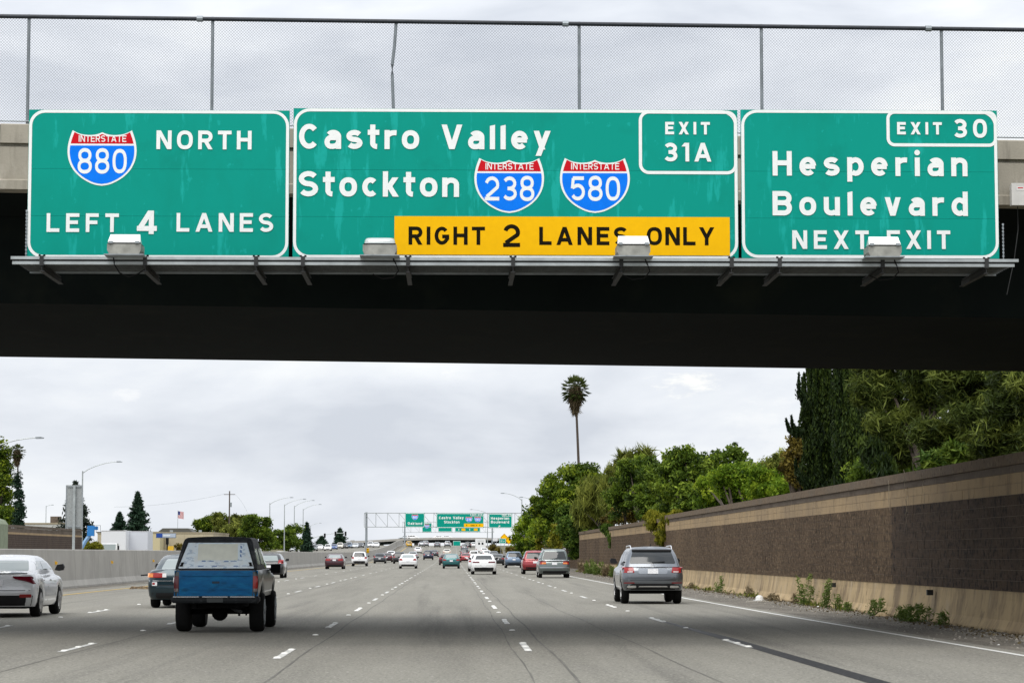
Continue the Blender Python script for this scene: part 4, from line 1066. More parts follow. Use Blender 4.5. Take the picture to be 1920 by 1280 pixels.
# --- blue pickup with camper shell
def pickup():
    root = empty('pickup_truck', (-4.43, 47.05, .002), 0, 'old blue pickup truck with dark camper shell and film-covered rear window', 'pickup truck')
    pb = layered('weathered_pickup_side', (.008, .020, .026), [((.05, .07, .08), 3.5, (1, 1, .7), .56, .74, .5), ((.008, .012, .016), 2, (1, 1, 1), .4, .7, .6)], rough=.28, spec=.8)
    tg = layered('scuffed_blue_tailgate', (.0, .105, .28), [((.004, .175, .38), 3.5, (1, 1, 3), .48, .68, .7), ((.002, .045, .11), 2.6, (1, 1, 3), .50, .68, .7),
        ((.18, .28, .38), 6, (.5, 1, 4), .66, .76, .4)], rough=.45, spec=.2)
    sh = layered('weathered_shell', (.035, .038, .042), [((.10, .105, .11), 5, (1, 1, 1), .48, .66, .8), ((.015, .016, .018), 4, (1, 1, 1), .5, .7, .6)], rough=.6)
    fl = layered('protective_film', (.76, .85, .92), [((.30, .42, .58), 9, (1, 1, 2.2), .55, .62, .7), ((.74, .77, .77), 4, (1, 1, 1), .5, .65, .7)], rough=.45)
    paper = mat('pale_board', (.76, .77, .68), .7, var=.06, scale=5)
    blk = M_BLKPL
    hw = .785; L_ = 4.75; wr, wf, Rw = 1.08, 4.05, .375
    rows = [(0, .0, L_-.1, hw*.97), (.2, -.0, L_, hw*1.0), (.55, 0, L_, hw*1.02), (.85, .01, L_-.06, hw), (1.0, .03, L_-.14, hw*.965)]
    deck = [(0, 1.175), (3.3, 1.175), (3.5, 1.14), (4.75, 1.02)]
    lo = shell(rows, deck=deck, arches=[(wr, .47, .42), (wf, .47, .42)], zb=.66, crown=.02, rc=(.05, .05), side_y=SY_NEAR, nx=6, ncol=6, bulge=0, fc=(.15, .25))
    cab = [(1.16, 2.02, 3.55, .72), (1.3, 2.05, 3.42, .70), (1.55, 2.12, 3.05, .635), (1.66, 2.18, 2.88, .58), (1.70, 2.3, 2.75, .5)]
    cb = shell(cab, crown=.03, rc=(.08, .08), side_y=[i/8 for i in range(1, 8)], nx=4, ncol=6, bulge=.02, fc=(.15, .2))
    shl = [(1.185, .02, 1.98, .775), (1.25, .035, 1.98, .765), (1.55, .21, 1.97, .69), (1.70, .30, 1.95, .655), (1.755, .345, 1.93, .63), (1.785, .42, 1.86, .585)]
    cs = shell(shl, crown=.022, rc=(.05, .05), side_y=[i/8 for i in range(1, 8)], nx=5, ncol=6, bulge=.01, fc=(.05, .05))
    bv = bvh_of(lo, cb, cs)
    mk('body', *lo, pb, root, True, 30); mk('cab', *cb, pb, root, True, 30); c = mk('camper_shell', *cs, sh, root, True, 30)
    t = panel('tailgate', bv, 'R', trap(.69, 1.165, -.685, .685, -.69, .69, .02, 3), tg, root, .022, 14, .05)
    MB().box(-.07, .07, -.030, -.024, .925, .965).build('tailgate_handle', mat('dark_blue_handle', (.004, .03, .06), .6), t)
    for zz in (.80, 1.06): MB().box(-.64, .64, -.030, -.022, zz, zz+.012).build('pressed_rib', tg, t)
    for sg in (-1, 1):
        a, b = (.70, .785) if sg > 0 else (-.785, -.70)
        panel('corner_post', bv, 'R', [(.67, a, b), (1.165, a, b)], tg, root, .006, 3)
        l = panel('taillight', bv, 'R', trap(.795, 1.065, a, b, a, b, .02, 3), M_RED if sg > 0 else M_REDD, root, .022, 3, .04)
        panel('reversing_lamp', bv, 'R', [(.775, a+.004, b-.004), (.83, a+.004, b-.004)], mat('smoky_lens', (.22, .18, .17), .3), l, .026, 2, .04)
    w_ = panel('rear_window', bv, 'R', trap(1.205, 1.695, -.715, .715, -.55, .55, .02, 3), fl, c, .014, 12)
    panel('paper_sheet', bv, 'R', [(1.36, -.36, .40), (1.665, -.36, .38)], paper, c, .020, 6)
    for (z, a, b, a2, b2) in ((1.69, -.58, .58, -.57, .57), (1.185, -.76, .76, -.755, .755)):
        panel('window_frame', bv, 'R', [(z, a, b), (z+.022, a2, b2)], blk, c, .022, 10)
    for sg in (-1, 1):
        rws = [(1.19+i*.05, sg*(.733-.0168*i)-.014, sg*(.733-.0168*i)+.014) for i in range(11)]
        panel('window_frame', bv, 'R', rws, blk, c, .022, 2)
        panel('window_latch', bv, 'R', [(1.25, sg*.66-.035, sg*.66+.035), (1.28, sg*.645-.02, sg*.645+.02), (1.32, sg*.63-.03, sg*.63+.03)], M_BLACK, c, .04, 3)
    film_t = mat('blue_film_print', (.12, .22, .45), .5)
    for (z, xs) in ((1.245, (-.36, -.10, .02, .30, .46)), (1.335, (-.30, -.16, .12, .24))):
        for x in xs:
            x += .02; panel('film_print', bv, 'R', [(z+random.uniform(-.006, .006), x, x+random.uniform(.06, .13)), (z+.013, x+.01, x+random.uniform(.06, .13))], film_t, w_, .018, 2)
    for z in (1.42, 1.50, 1.58): panel('film_print', bv, 'R', [(z, .44, .47), (z+.05, .43, .455)], film_t, w_, .018, 1)
    for (a, b) in ((.18, .85), (1.0, 1.75)):
        for sd_ in '+-': panel('shell_window', bv, sd_, trap(1.28, 1.58, a+.1, b, a+.2, b, .03, 2), M_GLASSL, c, .010, 4)
    for sd_ in '+-': panel('side_window', bv, sd_, trap(1.22, 1.60, 2.15, 3.25, 2.2, 2.85, .03, 2), M_GLASS, root, .008, 4)
    panel('windscreen', bv, 'F', trap(1.2, 1.62, -.62, .62, -.52, .52, .04), M_GLASS, root, .008, 6)
    for y0 in (2.02, 3.2): panel('door_seam', bv, '+', [(.7, y0, y0+.014), (1.14, y0, y0+.014)], M_BLACK, root, .004, 1)
    panel('side_moulding', bv, '+', [(.745, 1.6, 3.5), (.765, 1.6, 3.5)], M_CHROME, root, .012, 6)
    # step bumper
    mb = MB(); mb.prism([(-.14, .56), (-.16, .60), (-.16, .665), (-.12, .69), (.05, .69), (.05, .56)], -.795, .795, 'x')
    b = mb.build('rear_bumper', layered('dented_black_bumper', (.018, .02, .022), [((.10, .105, .11), 6, (1, 1, 2), .55, .7, .7)], rough=.5), root)
    MB().box(-.78, -.30, -.168, -.161, .672, .682).box(-.24, .24, -.168, -.161, .672, .682).box(.28, .74, -.168, -.161, .672, .682).build('chrome_edge', M_CHROME, b)
    MB().box(-.15, .15, -.170, -.164, .575, .655).build('licence_plate', mat('dirty_plate', (.03, .035, .035), .5), b)
    for sg in (-1, 1):
        MB().prism([(sg*.795, .57), (sg*.83, .60), (sg*.83, .66), (sg*.795, .68)], -.13, .1).build('bumper_end', M_BLKPL, b)
    # frame, axle, exhaust
    MB().box(-.45, -.37, .0, 4.3, .46, .60).box(.37, .45, .0, 4.3, .46, .60).box(-.45, .45, .12, .22, .46, .60).build('chassis_frame', M_UNDER, root)
    MB().box(-.6, .6, .3, 4.4, .58, .70).build('floor_pan', M_UNDER, root)
    mb = MB(); mb.tube([(-.62, wr, .375), (.62, wr, .375)], .05, 10); mb.lathe([(.03, -.16), (.13, -.10), (.16, 0), (.13, .12), (.04, .18)], 14, (-.02, wr, .355), 'y'); mb.build('rear_axle', M_UNDER, root, True)
    MB().tube([(-.6, wf, .375), (.6, wf, .375)], .05, 10).build('front_axle', M_UNDER, root, True)
    MB().tube([(.28, .35, .46), (.36, .1, .42), (.48, -.05, .40)], .03, 8).build('exhaust', M_DARKST, root, True)
    MB().box(.30, .56, .7, .76, .36, .40).box(.36, .40, .7, .76, .30, .44).box(.50, .53, .7, .76, .31, .44).build('spring_hanger', M_UNDER, root)
    for yy in (wr, wf):
        for sg in (-1, 1): wheel(root, sg*.70, yy, Rw, .27, True, sg, M_GALVD)
    for sg in (-1, 1):
        m_ = MB(); m_.box(min(sg*.80, sg*1.02), max(sg*.80, sg*.99), 3.12, 3.22, 1.10, 1.27); m_.build('wing_mirror', M_BLACK, root)
        MB().tube([(sg*.74, 3.2, 1.15), (sg*.86, 3.17, 1.18)], .015, 6).build('mirror_arm', M_BLACK, root)
pickup()

# --- silver suv on the right
r, bv, hw = car('suv', 0, 0, 'silver grey suv with roof rails and red taillights in the right lane', paint('silver_suv', (.16, .175, .195), .75, .3), lod=3, X=(1223-847)/FPX*73.6, Y=74.4, hw=.905, hscale=.975,
    over=dict(L=4.8, zb=.40, wheels=(.92, 3.82, .385), deck=[(0, 1.08), (.2, 1.12), (3.3, 1.10), (3.9, 1.06), (4.8, .86)],
    gh=[(1.09, .08, 3.85, .835), (1.25, .17, 3.6, .80), (1.48, .34, 3.25, .735), (1.62, .5, 2.95, .67), (1.70, .70, 2.75, .60)],
    rw=(1.19, 1.60, .70, .575), lamp=(.92, 1.09, .55, .91), plate=.96, bump=.70, side=[(.45, 1.05, .72, 1.1), (1.15, 2.1, 1.18, 2.1), (2.18, 3.3, 2.18, 2.95)]))
panel('spoiler_lip', bv, 'R', trap(1.555, 1.61, -.60, .60, -.58, .58, .02, 2), M_BLACK, r, .05, 8, .10)
panel('tailgate_recess', bv, 'R', trap(.88, 1.05, -.42, .42, -.44, .44, .05), paint('recess_silver', (.25, .27, .30), .6), r, .016, 8)
panel('licence_plate', bv, 'R', [(.895, -.15, .15), (1.035, -.15, .15)], M_PLATE, r, .026, 2)
panel('chrome_trim', bv, 'R', [(1.065, -.50, .50), (1.08, -.50, .50)], M_CHROME, r, .016, 8)
panel('lower_tailgate', bv, 'R', trap(.74, .87, -.62, .62, -.66, .66, .04), paint('lower_silver', (.12, .13, .145), .6), r, .012, 8)
panel('bumper_insert', bv, 'R', trap(.44, .60, -.80, .80, -.62, .62, .04), M_BLKPL, r, .016, 10)
panel('chrome_diffuser', bv, 'R', [(.50, -.44, .44), (.53, -.40, .40)], M_CHROME, r, .026, 8)
for sg in (-1, 1):
    a, b = (.50, .76) if sg > 0 else (-.76, -.50); panel('exhaust_tip', bv, 'R', trap(.47, .54, a, b, a, b, .02, 2), M_CHROME, r, .024, 3)
    a, b = (.55, .86) if sg > 0 else (-.86, -.55); panel('reflector', bv, 'R', [(.61, a, b), (.635, a, b)], M_RED, r, .022, 3)
    MB().tube([(sg*.60, .66, 1.60), (sg*.61, .76, 1.68), (sg*.61, 1.0, 1.715), (sg*.61, 2.5, 1.70), (sg*.60, 2.7, 1.64)], .017, 8).build('roof_rail', M_CHROME, r, True)
MB().box(-.015, .015, .9, 1.05, 1.72, 1.76).build('antenna', M_BLACK, r)
mb = MB(); q = ribbon(sup(0, 0, .052, .052, 2, 20), .006, True); mb.add([(a, .05, 1.13+b) for a, b in q[0]], q[1]); mb.add([(-.006, .052, 1.13), (.006, .052, 1.13), (0, .052, 1.18)], [(0, 1, 2)])
for t in (210, 330): mb.add([(-.006, .052, 1.13), (.006, .052, 1.13), (.05*math.cos(R(t)), .052, 1.13+.05*math.sin(R(t)))], [(0, 1, 2)])
hit = bv.ray_cast(Vector((0, -3, 1.13)), Vector((0, 1, 0)))[0]
if hit: o = mb.build('emblem', M_CHROME, r); o.location.y = hit.y-.065
wp = bv.ray_cast(Vector((.12, -3, 1.24)), Vector((0, 1, 0)))[0]
if wp: MB().tube([(-.02, wp.y-.03, 1.215), (.36, wp.y-.012, 1.245)], .012, 6).build('rear_wiper', M_BLACK, r)

# --- grey minivan and neighbours
r, bv, hw = car('minivan', 1038.5, 1082.3, 'grey green minivan with amber and red taillights at the right edge line', P_GRN, lod=2)
for sg in (-1, 1):
    a, b = (.52, .78) if sg > 0 else (-.78, -.52); panel('turn_lens', bv, 'R', trap(.85, .93, a, b, a, b, .02, 2), M_AMBER, r, .02, 3)
    MB().tube([(sg*.68, .6, 1.72), (sg*.68, .7, 1.78), (sg*.68, 2.9, 1.78)], .018, 6).build('roof_rail', M_CHROME, r)
panel('bumper_step', bv, 'R', [(.60, -.90, .90), (.66, -.90, .90)], P_SILV, r, .03, 8)
panel('tailgate_moulding', bv, 'R', [(1.045, -.9, .9), (1.085, -.86, .86)], P_SILV, r, .014, 8)
car('suv', 1003, 1075.5, 'dark red suv beside the grey minivan', P_RED, lod=2, over=dict(lamp=(.88, 1.12, .72, .9)))
car('suv', 963.5, 1064, 'blue grey suv left of the dark red suv', P_BLUEG, lod=2, over=dict(lamp=(.92, 1.06, .62, .9)))
car('sedan', 907, 1076, 'white sedan with dark slim taillights, largest car in the middle lanes', P_WHITE, lod=3, lamp=M_REDD, black_low=True, over=dict(lamp=(.83, .93, .30, .88), plate=.60))
car('sedan', 898, 1070.5, 'white sedan mostly hidden behind the large white sedan', P_WHITE, lod=1)
car('sedan', 846, 1065, 'teal green sedan in the centre lane', P_TEAL, lod=2, hw=.86, glass=M_GLASSL)
car('sedan', 836, 1058.5, 'maroon sedan just ahead of the teal sedan', P_MAROON, lod=1)
car('sedan', 765, 1065, 'white sedan with pale red taillights ahead of the black suv', P_WHITE, lod=2, glass=M_GLASSL, over=dict(lamp=(.80, .98, .52, .86)))
car('sedan', 627.5, 1066, 'dark maroon sedan beside the median barrier', P_MAROON, lod=2, glass=M_GLASSL, over=dict(lamp=(.80, .98, .36, .84), plate=.86, deck=[(0, 1.0), (.15, 1.07), (.8, 1.06), (1.2, 1.0), (3.5, .98), (3.9, .95), (4.8, .70)]))
car('suv', 674, 1060.7, 'white suv with black lower bumper ahead of the maroon sedan', P_WHITE, lod=2, black_low=True)
car('hatch', 0, 0, 'black hatchback with silver roof seen right of the pickup', P_BLACK, lod=3, X=-11.10, Y=152, over=dict(lamp=(.88, 1.10, .58, .90)), hw=.91, glass=M_GLASSL)
car('hatch', 712, 1055.5, 'grey hatchback near the start of the climbing barrier', P_DGREY, lod=1)
car('sedan', 725.5, 1053, 'dark brown sedan tucked beside the grey hatchback', P_MAROON, lod=1)
car('sedan', 733, 1046.5, 'white sedan ahead of the dark brown sedan', P_WHITE, lod=1)
car('suv', 749, 1056, 'black suv left of the white sedan with pale taillights', P_BLACK, lod=1)
car('sedan', 774, 1048.5, 'silver sedan ahead of the white sedan with pale taillights', P_SILV, lod=1)
car('sedan', 783.5, 1037, 'white sedan climbing ahead of the silver sedan', P_WHITE, lod=1)
car('suv', 803, 1049, 'navy suv alone in the centre left lane', P_NAVY, lod=1)
car('sedan', 814, 1043.5, 'dark grey sedan just beyond the navy suv', P_DGREY, lod=1)
car('suv', 766.5, 1025.5, 'yellow suv at the top of the climb', P_YEL, lod=1)
car('sedan', 791, 1024.5, 'silver sedan at the top of the climb right of the yellow suv', P_SILV, lod=1)
car('suv', 798, 1024.3, 'pale grey suv at the top of the climb', P_SILV, lod=1)
car('sedan', 820, 1025.5, 'small grey sedan at the crest', P_GREY, lod=1)
car('suv', 839, 1025, 'small silver suv at the crest', P_SILV, lod=1)
car('sedan', 838, 1041.5, 'pale sedan beyond the maroon sedan', P_BEIGE, lod=1)
car('sedan', 873, 1053.5, 'red sedan between the teal and the white sedans', P_RED, lod=1)
car('suv', 871.5, 1044, 'dark grey suv ahead of the red sedan', P_DGREY, lod=1)
car('suv', 871, 1032, 'grey suv on the climb ahead of the dark grey suv', P_GREY, lod=1)
car('suv', 877.5, 1027, 'black suv near the crest left of the motorhome', P_BLACK, lod=1)
car('sedan', 888, 1026, 'tiny white sedan at the crest left of the motorhome', P_WHITE, lod=1)
car('sedan', 908, 1038.5, 'white sedan on the climb right behind the motorhome', P_WHITE, lod=1)
car('sedan', 913, 1045, 'white sedan half hidden beside the black sedan', P_WHITE, lod=1)
car('sedan', 932.5, 1059, 'black sedan right of the large white sedan', P_BLACK, lod=1)
car('sedan', 926, 1047, 'dark sedan beyond the black sedan', P_DGREY, lod=1)
car('suv', 888.5, 1049.5, 'white suv peeking out ahead of the large white sedan', P_WHITE, lod=1)
# motorhome
def motorhome(px, py, label):
    Y = ground_y(py); g = empty('motorhome', (at(px, py, Y).x, Y, prof(Y)), 0, label, 'motorhome'); hw = 1.2
    P = [(-hw, .45), (hw, .45), (hw, 3.15), (hw-.12, 3.45), (-hw+.12, 3.45), (-hw, 3.15)]
    MB().prism(P, 0, 5.6).build('coach_body', P_WHITE, g); MB().box(-1.0, 1.0, 5.6, 7.3, .45, 1.9).build('cab', P_WHITE, g)
    for a in (-.55, .25): MB().box(a, a+.42, -.02, -.002, 2.1, 2.6).build('rear_window', M_GLASS, g)
    MB().box(-.75, .75, -.03, -.002, 2.95, 3.02).build('light_bar', M_GALV, g)
    MB().box(-hw, hw, -.10, -.002, .42, .60).build('bumper', M_BLKPL, g)
    for sg in (-1, 1): MB().box(sg*1.0-.08, sg*1.0+.08, -.03, -.002, .9, 1.15).build('taillight', M_RED, g)
    MB().box(-.2, .2, -.12, -.101, .46, .58).build('licence_plate', M_PLATE, g)
    for yy in (1.2, 6.3):
        for sg in (-1, 1): o = MB().lathe([(.4, -.15), (.4, .15)], 14, axis='x').build('wheel', M_TYRE, g, True); o.location = (sg*1.0, yy, .4)
motorhome(901, 1037.5, 'white motorhome seen from behind on the climb')
# oncoming traffic beyond the median barrier
P_PALE = paint('pale_silver', (.6, .62, .64), .5)
onc = [(523, None, 316, 'minivan', P_WHITE, 'white oncoming van whose roof shows over the barrier beside the black hatchback'),
 (550, 1034, None, 'suv', P_SILV, 'silver oncoming suv left of a white sedan, over the barrier'),
 (567, 1036, None, 'sedan', P_WHITE, 'white oncoming sedan over the barrier under the lone conifer'),
 (588, 1032.5, None, 'suv', P_GREY, 'grey oncoming suv under the traffic signal pole'),
 (599, 1030.5, None, 'sedan', P_WHITE, 'white oncoming car just right of the grey suv'),
 (614.5, 1032, None, 'suv', P_WHITE, 'white oncoming suv in the middle of the oncoming queue'),
 (626, 1029.5, None, 'sedan', P_BLUE, 'dark blue oncoming sedan beside the white suv'),
 (637, 1028, None, 'suv', P_BEIGE, 'cream oncoming suv under the rightmost conifer'),
 (646, 1027.6, None, 'sedan', P_BLACK, 'black oncoming sedan right of the cream suv'),
 (654, 1027.3, None, 'suv', P_BLUEG, 'blue grey oncoming suv in the far queue'),
 (666, 1026.8, None, 'sedan', P_PALE, 'pale oncoming sedan in the far queue'),
 (676, 1026.2, None, 'sedan', P_DGREY, 'dark oncoming sedan left of the gantry post'),
 (694, 1025.7, None, 'suv', P_WHITE, 'white oncoming suv just right of the gantry post'),
 (705, 1025.5, None, 'sedan', P_WHITE, 'white oncoming sedan before the climbing barrier'),
 (590, None, 400, 'sedan', P_PALE, 'pale oncoming sedan with only its roof above the barrier'),
 (640, None, 430, 'sedan', P_WHITE, 'white oncoming sedan with its roof above the barrier behind the maroon sedan'),
 (550, None, 395, 'sedan', P_PALE, 'pale oncoming sedan with its roof above the barrier under a silver suv')]
for (px, py, Y, k, p_, lab) in onc:
    if Y is None: Y = ground_y(py)
    X = at(px, 1030, Y).x
    car(k, px, 0, lab, p_, lod=1, rev=True, X=X, Y=Y, name={'sedan': 'sedan', 'suv': 'suv', 'minivan': 'van'}[k], cat={'sedan': 'car', 'suv': 'suv', 'minivan': 'van'}[k])
# ------------------------------------------------------------------ far structures and the left side
FO = 860.0
fly = empty('flyover_bridge', (0, 0, 0), 0, 'distant concrete flyover crossing behind the gantries', 'bridge')
def fz(px, py): return at(px, py, FO)
v = []; tab_t = [(640, 1014.5), (700, 1012), (760, 1008.5), (820, 1007), (900, 1007.5), (965, 1009)]
for (px, py) in tab_t:
    p = at(px, py, FO); v += [(p.x, FO, p.z), (p.x, FO, p.z-.75), (p.x, FO+9, p.z-.75), (p.x, FO+9, p.z)]
f = []
for i in range(len(tab_t)-1):
    for j in range(4): f.append((4*i+j, 4*i+(j+1) % 4, 4*i+4+(j+1) % 4, 4*i+4+j))
f += [(0, 1, 2, 3)[::-1], tuple(4*(len(tab_t)-1)+j for j in range(4))]
mk('parapet', v, f, M_CONC, fly)
v = [(x, y+(.3 if y == FO else -.3), z-.76 if k % 4 in (0, 3) else z-1.5+.75) for k, (x, y, z) in enumerate(v)]
v = []
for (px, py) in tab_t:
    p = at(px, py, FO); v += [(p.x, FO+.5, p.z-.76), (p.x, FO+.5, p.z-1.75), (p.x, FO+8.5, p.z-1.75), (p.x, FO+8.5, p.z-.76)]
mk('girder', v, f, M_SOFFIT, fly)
a_, b_ = at(690, 1012, FO+6), at(960, 1012, FO+6)
MB().box(a_.x, b_.x, FO+6, FO+6.5, 0, a_.z-1.9).build('shade_wall', mat('shade_wall_dark', (.09, .09, .085), .9, var=.3, scale=.4), fly)  # added dark wall, stands in for the shade under the flyover
for px in (660, 715, 780, 850, 925):
    p = at(px, 1012, FO); MB().lathe([(.7, 0), (.7, p.z)], 12, (p.x, FO+4.5, 0)).build('column', M_CONC, fly, True)
for k, (px, ty, P_) in enumerate([(773, 'suv', P_WHITE), (783, 'sedan', P_SILV), (836, 'sedan', P_WHITE), (845, 'sedan', P_WHITE)]):
    p = at(px, 1008, FO)
    c = car(ty, px, 0, ['white suv on the flyover left of the second gantry', 'silver car on the flyover next to the white suv', 'white car on the flyover in the middle', 'white car on the flyover right of the middle'][k], P_, lod=0, X=p.x, Y=FO+4.5, rz=0)[0]
    c.location = (p.x-2, FO+3, at(px, 1012.0, FO).z+.1); c.rotation_euler = (0, 0, R(90) if k % 2 else R(-90))
# far right signs
def diamond(px, py, Y, s, label):
    p = at(px, py, Y); g = empty('warning_sign', p, 0, label, 'warning sign')
    MB().prism([(0, -s), (s, 0), (0, s), (-s, 0)], -.03, 0).build('panel', M_SYEL, g)
    MB().box(-.05, .05, .01, .07, prof(Y)-p.z-.1, s*.5).build('post', M_GALVD, g)
    q = ribbon([(0, -s*.86), (s*.86, 0), (0, s*.86), (-s*.86, 0)], .03, True); MB().add([(a, -.034, b) for a, b in q[0]], q[1]).build('border', M_SBLK, g)
diamond(945.5, 1007, 520, .85, 'yellow diamond warning sign left of the pair by the wall')
diamond(954, 1013, 500, .75, 'lower yellow diamond warning sign beside the taller one')
def small_sign(px0, px1, py0, py1, Y, m, label, text=None):
    a, b = at(px0, py1, Y), at(px1, py0, Y); g = empty('road_sign', ((a.x+b.x)/2, Y, a.z), 0, label, 'road sign'); hw = (b.x-a.x)/2; h = b.z-a.z
    MB().box(-hw, hw, -.05, 0, 0, h).build('panel', m, g)
    MB().box(-hw*.5-.04, -hw*.5+.04, .005, .08, prof(Y)-a.z-.1, h).box(hw*.5-.04, hw*.5+.04, .005, .08, prof(Y)-a.z-.1, h).build('post', M_GALVD, g)
    return g, hw, h
g, hw_, h_ = small_sign(936, 948.5, 1009, 1018.5, 480, M_SGREENF, 'small green exit gore sign by the right shoulder')
q = ribbon(rbox_pts(-hw_+.05, hw_-.05, .05, h_-.05, [.1]*4, 3), .03, True); MB().add([(a, -.055, b) for a, b in q[0]], q[1]).build('border', M_SWHITE, g)
letters('lettering', '30', -hw_*.65, -hw_*.05, h_*.3, h_*.38, .06, M_SWHITE, g, -.056, dy=-.003); arrow(g, hw_*.45, h_*.5, .2, 140, M_SWHITE, -.056)
small_sign(924, 933, 1008.5, 1014, 540, M_PLATE, 'small white sign left of the green gore sign')
g, hw_, h_ = small_sign(849.5, 863.5, 1013.5, 1026, 760, M_SGREENF, 'far green sign standing at the crest')
q = ribbon(rbox_pts(-hw_+.06, hw_-.06, .06, h_-.06, [.1]*4, 3), .035, True); MB().add([(a, -.055, b) for a, b in q[0]], q[1]).build('border', M_SWHITE, g)

# street lamps
def lamp(px, py_top, Y, tip_px, tip_py, label, base_px=None):
    b = at(base_px or px, py_top, Y); t = at(tip_px, tip_py, Y); g = empty('street_lamp', (b.x, Y, prof(Y)), 0, label, 'street lamp', None)
    h = b.z-prof(Y); dx, dz = t.x-b.x, t.z-b.z
    MB().tube([(0, 0, -.1), (0, 0, h*.5), (0, 0, h+.15)], .13, 10, .075).build('pole', M_GALV, g, True)
    pts = [(0, 0, h-.1)]+[(dx*u, 0, h+dz*(1-(1-u)**2.1)) for u in (.15, .3, .45, .6, .75, .9, .97)]
    MB().tube(pts, .055, 8, .035).build('mast_arm', M_GALV, g, True)
    s = 1 if dx > 0 else -1
    mb = MB(); mb.prism([(dx-s*.55, h+dz-.03), (dx-s*.5, h+dz-.10), (dx+s*.1, h+dz-.08), (dx+s*.15, h+dz), (dx-s*.1, h+dz+.06), (dx-s*.5, h+dz+.05)] if s > 0 else [(dx-s*.5, h+dz+.05), (dx-s*.1, h+dz+.06), (dx+s*.15, h+dz), (dx+s*.1, h+dz-.08), (dx-s*.5, h+dz-.10), (dx-s*.55, h+dz-.03)], -.14, .14)
    mb.build('lamp_head', M_GALVD, g)
lamp(-40, 852, 200, 79, 820, 'nearest street lamp whose arm enters from the left edge', base_px=-40)
lamp(155, 885, 300, 227, 865, 'street lamp behind the tall back-turned sign')
lamp(506, 944, 470, 549, 932, 'leftmost of the four tall lamps in a row above the green trees')
lamp(533.5, 946.5, 510, 573, 935, 'second from left of the four tall lamps in a row')
lamp(552, 949, 545, 589, 937.5, 'third from left of the four tall lamps in a row')
lamp(568.5, 955, 575, 602, 945, 'rightmost of the four tall lamps in a row')
lamp(582, 985.5, 850, 602, 980, 'small far street lamp beside the traffic signal')
lamp(978.5, 936.5, 450, 940, 924, 'street lamp above the hesperian boulevard gantry sign')
lamp(1003, 940, 420, 975, 931.5, 'street lamp arm at the edge of the round tree')
lamp(914, 962, 640, 882, 954.5, 'far street lamp behind the gantry signs')
lamp(86.5, 949, 640, 100, 946, 'small far street lamp left of the cedar')
# traffic signals
Y = 640; g = empty('traffic_signal', (0, 0, 0), 0, 'traffic signal mast arm with three black signal heads', 'traffic signal')
a = at(583, 1008.5, Y); MB().tube([(a.x, Y, prof(Y)-.1), (a.x, Y, a.z)], .16, 10).build('pole', M_GALV, g, True)
pts = [at(px, py, Y) for px, py in ((583, 1008.5), (592, 1006), (606, 1002.5), (620, 1000), (630, 999), (649, 999))]
MB().tube(pts, .10, 8, .06).build('mast_arm', M_GALV, g, True)
for px, py in ((609, 1003.5), (629, 1000), (648, 1000)):
    p = at(px, py, Y); h_ = MB().box(p.x-.17, p.x+.17, Y-.35, Y-.12, p.z-.48, p.z+.48).build('signal_head', M_BLACK, g)
    MB().box(p.x-.24, p.x+.24, Y-.11, Y-.09, p.z-.56, p.z+.56).build('backplate', M_BLACK, h_)
# tall sign seen from behind
Y = 120; sb = empty('back_turned_sign', (at(138, 1030, Y).x, Y, 0), 0, 'tall grey metal sign seen from behind on a post past the barrier', 'road sign')
zA, zB = at(138, 990.5, Y).z, at(138, 909, Y).z; hw_ = (at(154, 950, Y).x-at(122, 950, Y).x)/2
MB().box(-hw_, hw_, -.0, .03, zA, zB).build('panel', M_SBACK, sb)
MB().box(-hw_, -hw_+.04, -.03, -.002, zA, zB).box(hw_-.04, hw_, -.03, -.002, zA, zB).build('edge_flange', M_GALVD, sb)
MB().box(-.05, .07, -.16, -.06, 0, zB-.02).build('post', M_GALV, sb)
for z in (zA+.07, zB-.10): MB().box(-hw_+.1, hw_-.1, -.055, -.003, z, z+.05).build('clamp_bar', M_GALVD, sb)
# left sound wall and buildings
Y0, Y1 = 215, 281; lw = empty('sound_wall', (0, 0, 0), 0, 'dark brown sound wall beyond the oncoming lanes at the left', 'sound wall'); X = -41.5
M_LW = layered('left_wall_block', (.095, .07, .055), [((.06, .045, .04), .8, (1, .5, .6), .4, .65, .7), ((.17, .135, .11), 6, (1, 1, .3), .52, .72, .5)], rough=.95, bump=.5)
for c in range(19):
    MB().box(X-.2, X, Y0-60, Y1, .05+c*.2032, .05+(c+1)*.2032-.012).build('block_course', M_LW if c < 16 else M_BLOCKT if c < 17 else M_COPE, lw)
MB().box(X-.26, X+.06, Y0-60, Y1, 3.93, 4.18).build('coping', M_COPE, lw)
MB().box(X-.16, X-.03, Y0-60, Y1-.01, 0, 3.9).build('wall_core', M_MORTAR, lw)
M_BEIGE = mat('beige_stucco', (.46, .40, .28), .9, var=.08, scale=.6); M_BEIGED = mat('tan_parapet', (.34, .29, .20), .9, var=.1)
def bld(px0, px1, pyt, Y, dep, label, m, name='warehouse'):
    a, b = at(px0, pyt, Y), at(px1, pyt, Y); g = empty(name, ((a.x+b.x)/2, Y, prof(Y)), 0, label, 'building'); hw = (b.x-a.x)/2; h = a.z-prof(Y)
    MB().box(-hw, hw, 0, dep, -.2, h-.25).build('wall', m, g); MB().box(-hw-.08, hw+.08, -.08, dep, h-.248, h).build('parapet', M_BEIGED, g); return g, hw, h
g, hw_, h_ = bld(183, 400, 997, 430, 30, 'long low beige building behind the white box trucks', M_BEIGE)
for k in range(6):
    x = -hw_+2*hw_*(k+.5)/6; MB().box(x-.02, x+.02, -.012, -.002, 0, h_-.3).build('wall_joint', M_BEIGED, g)
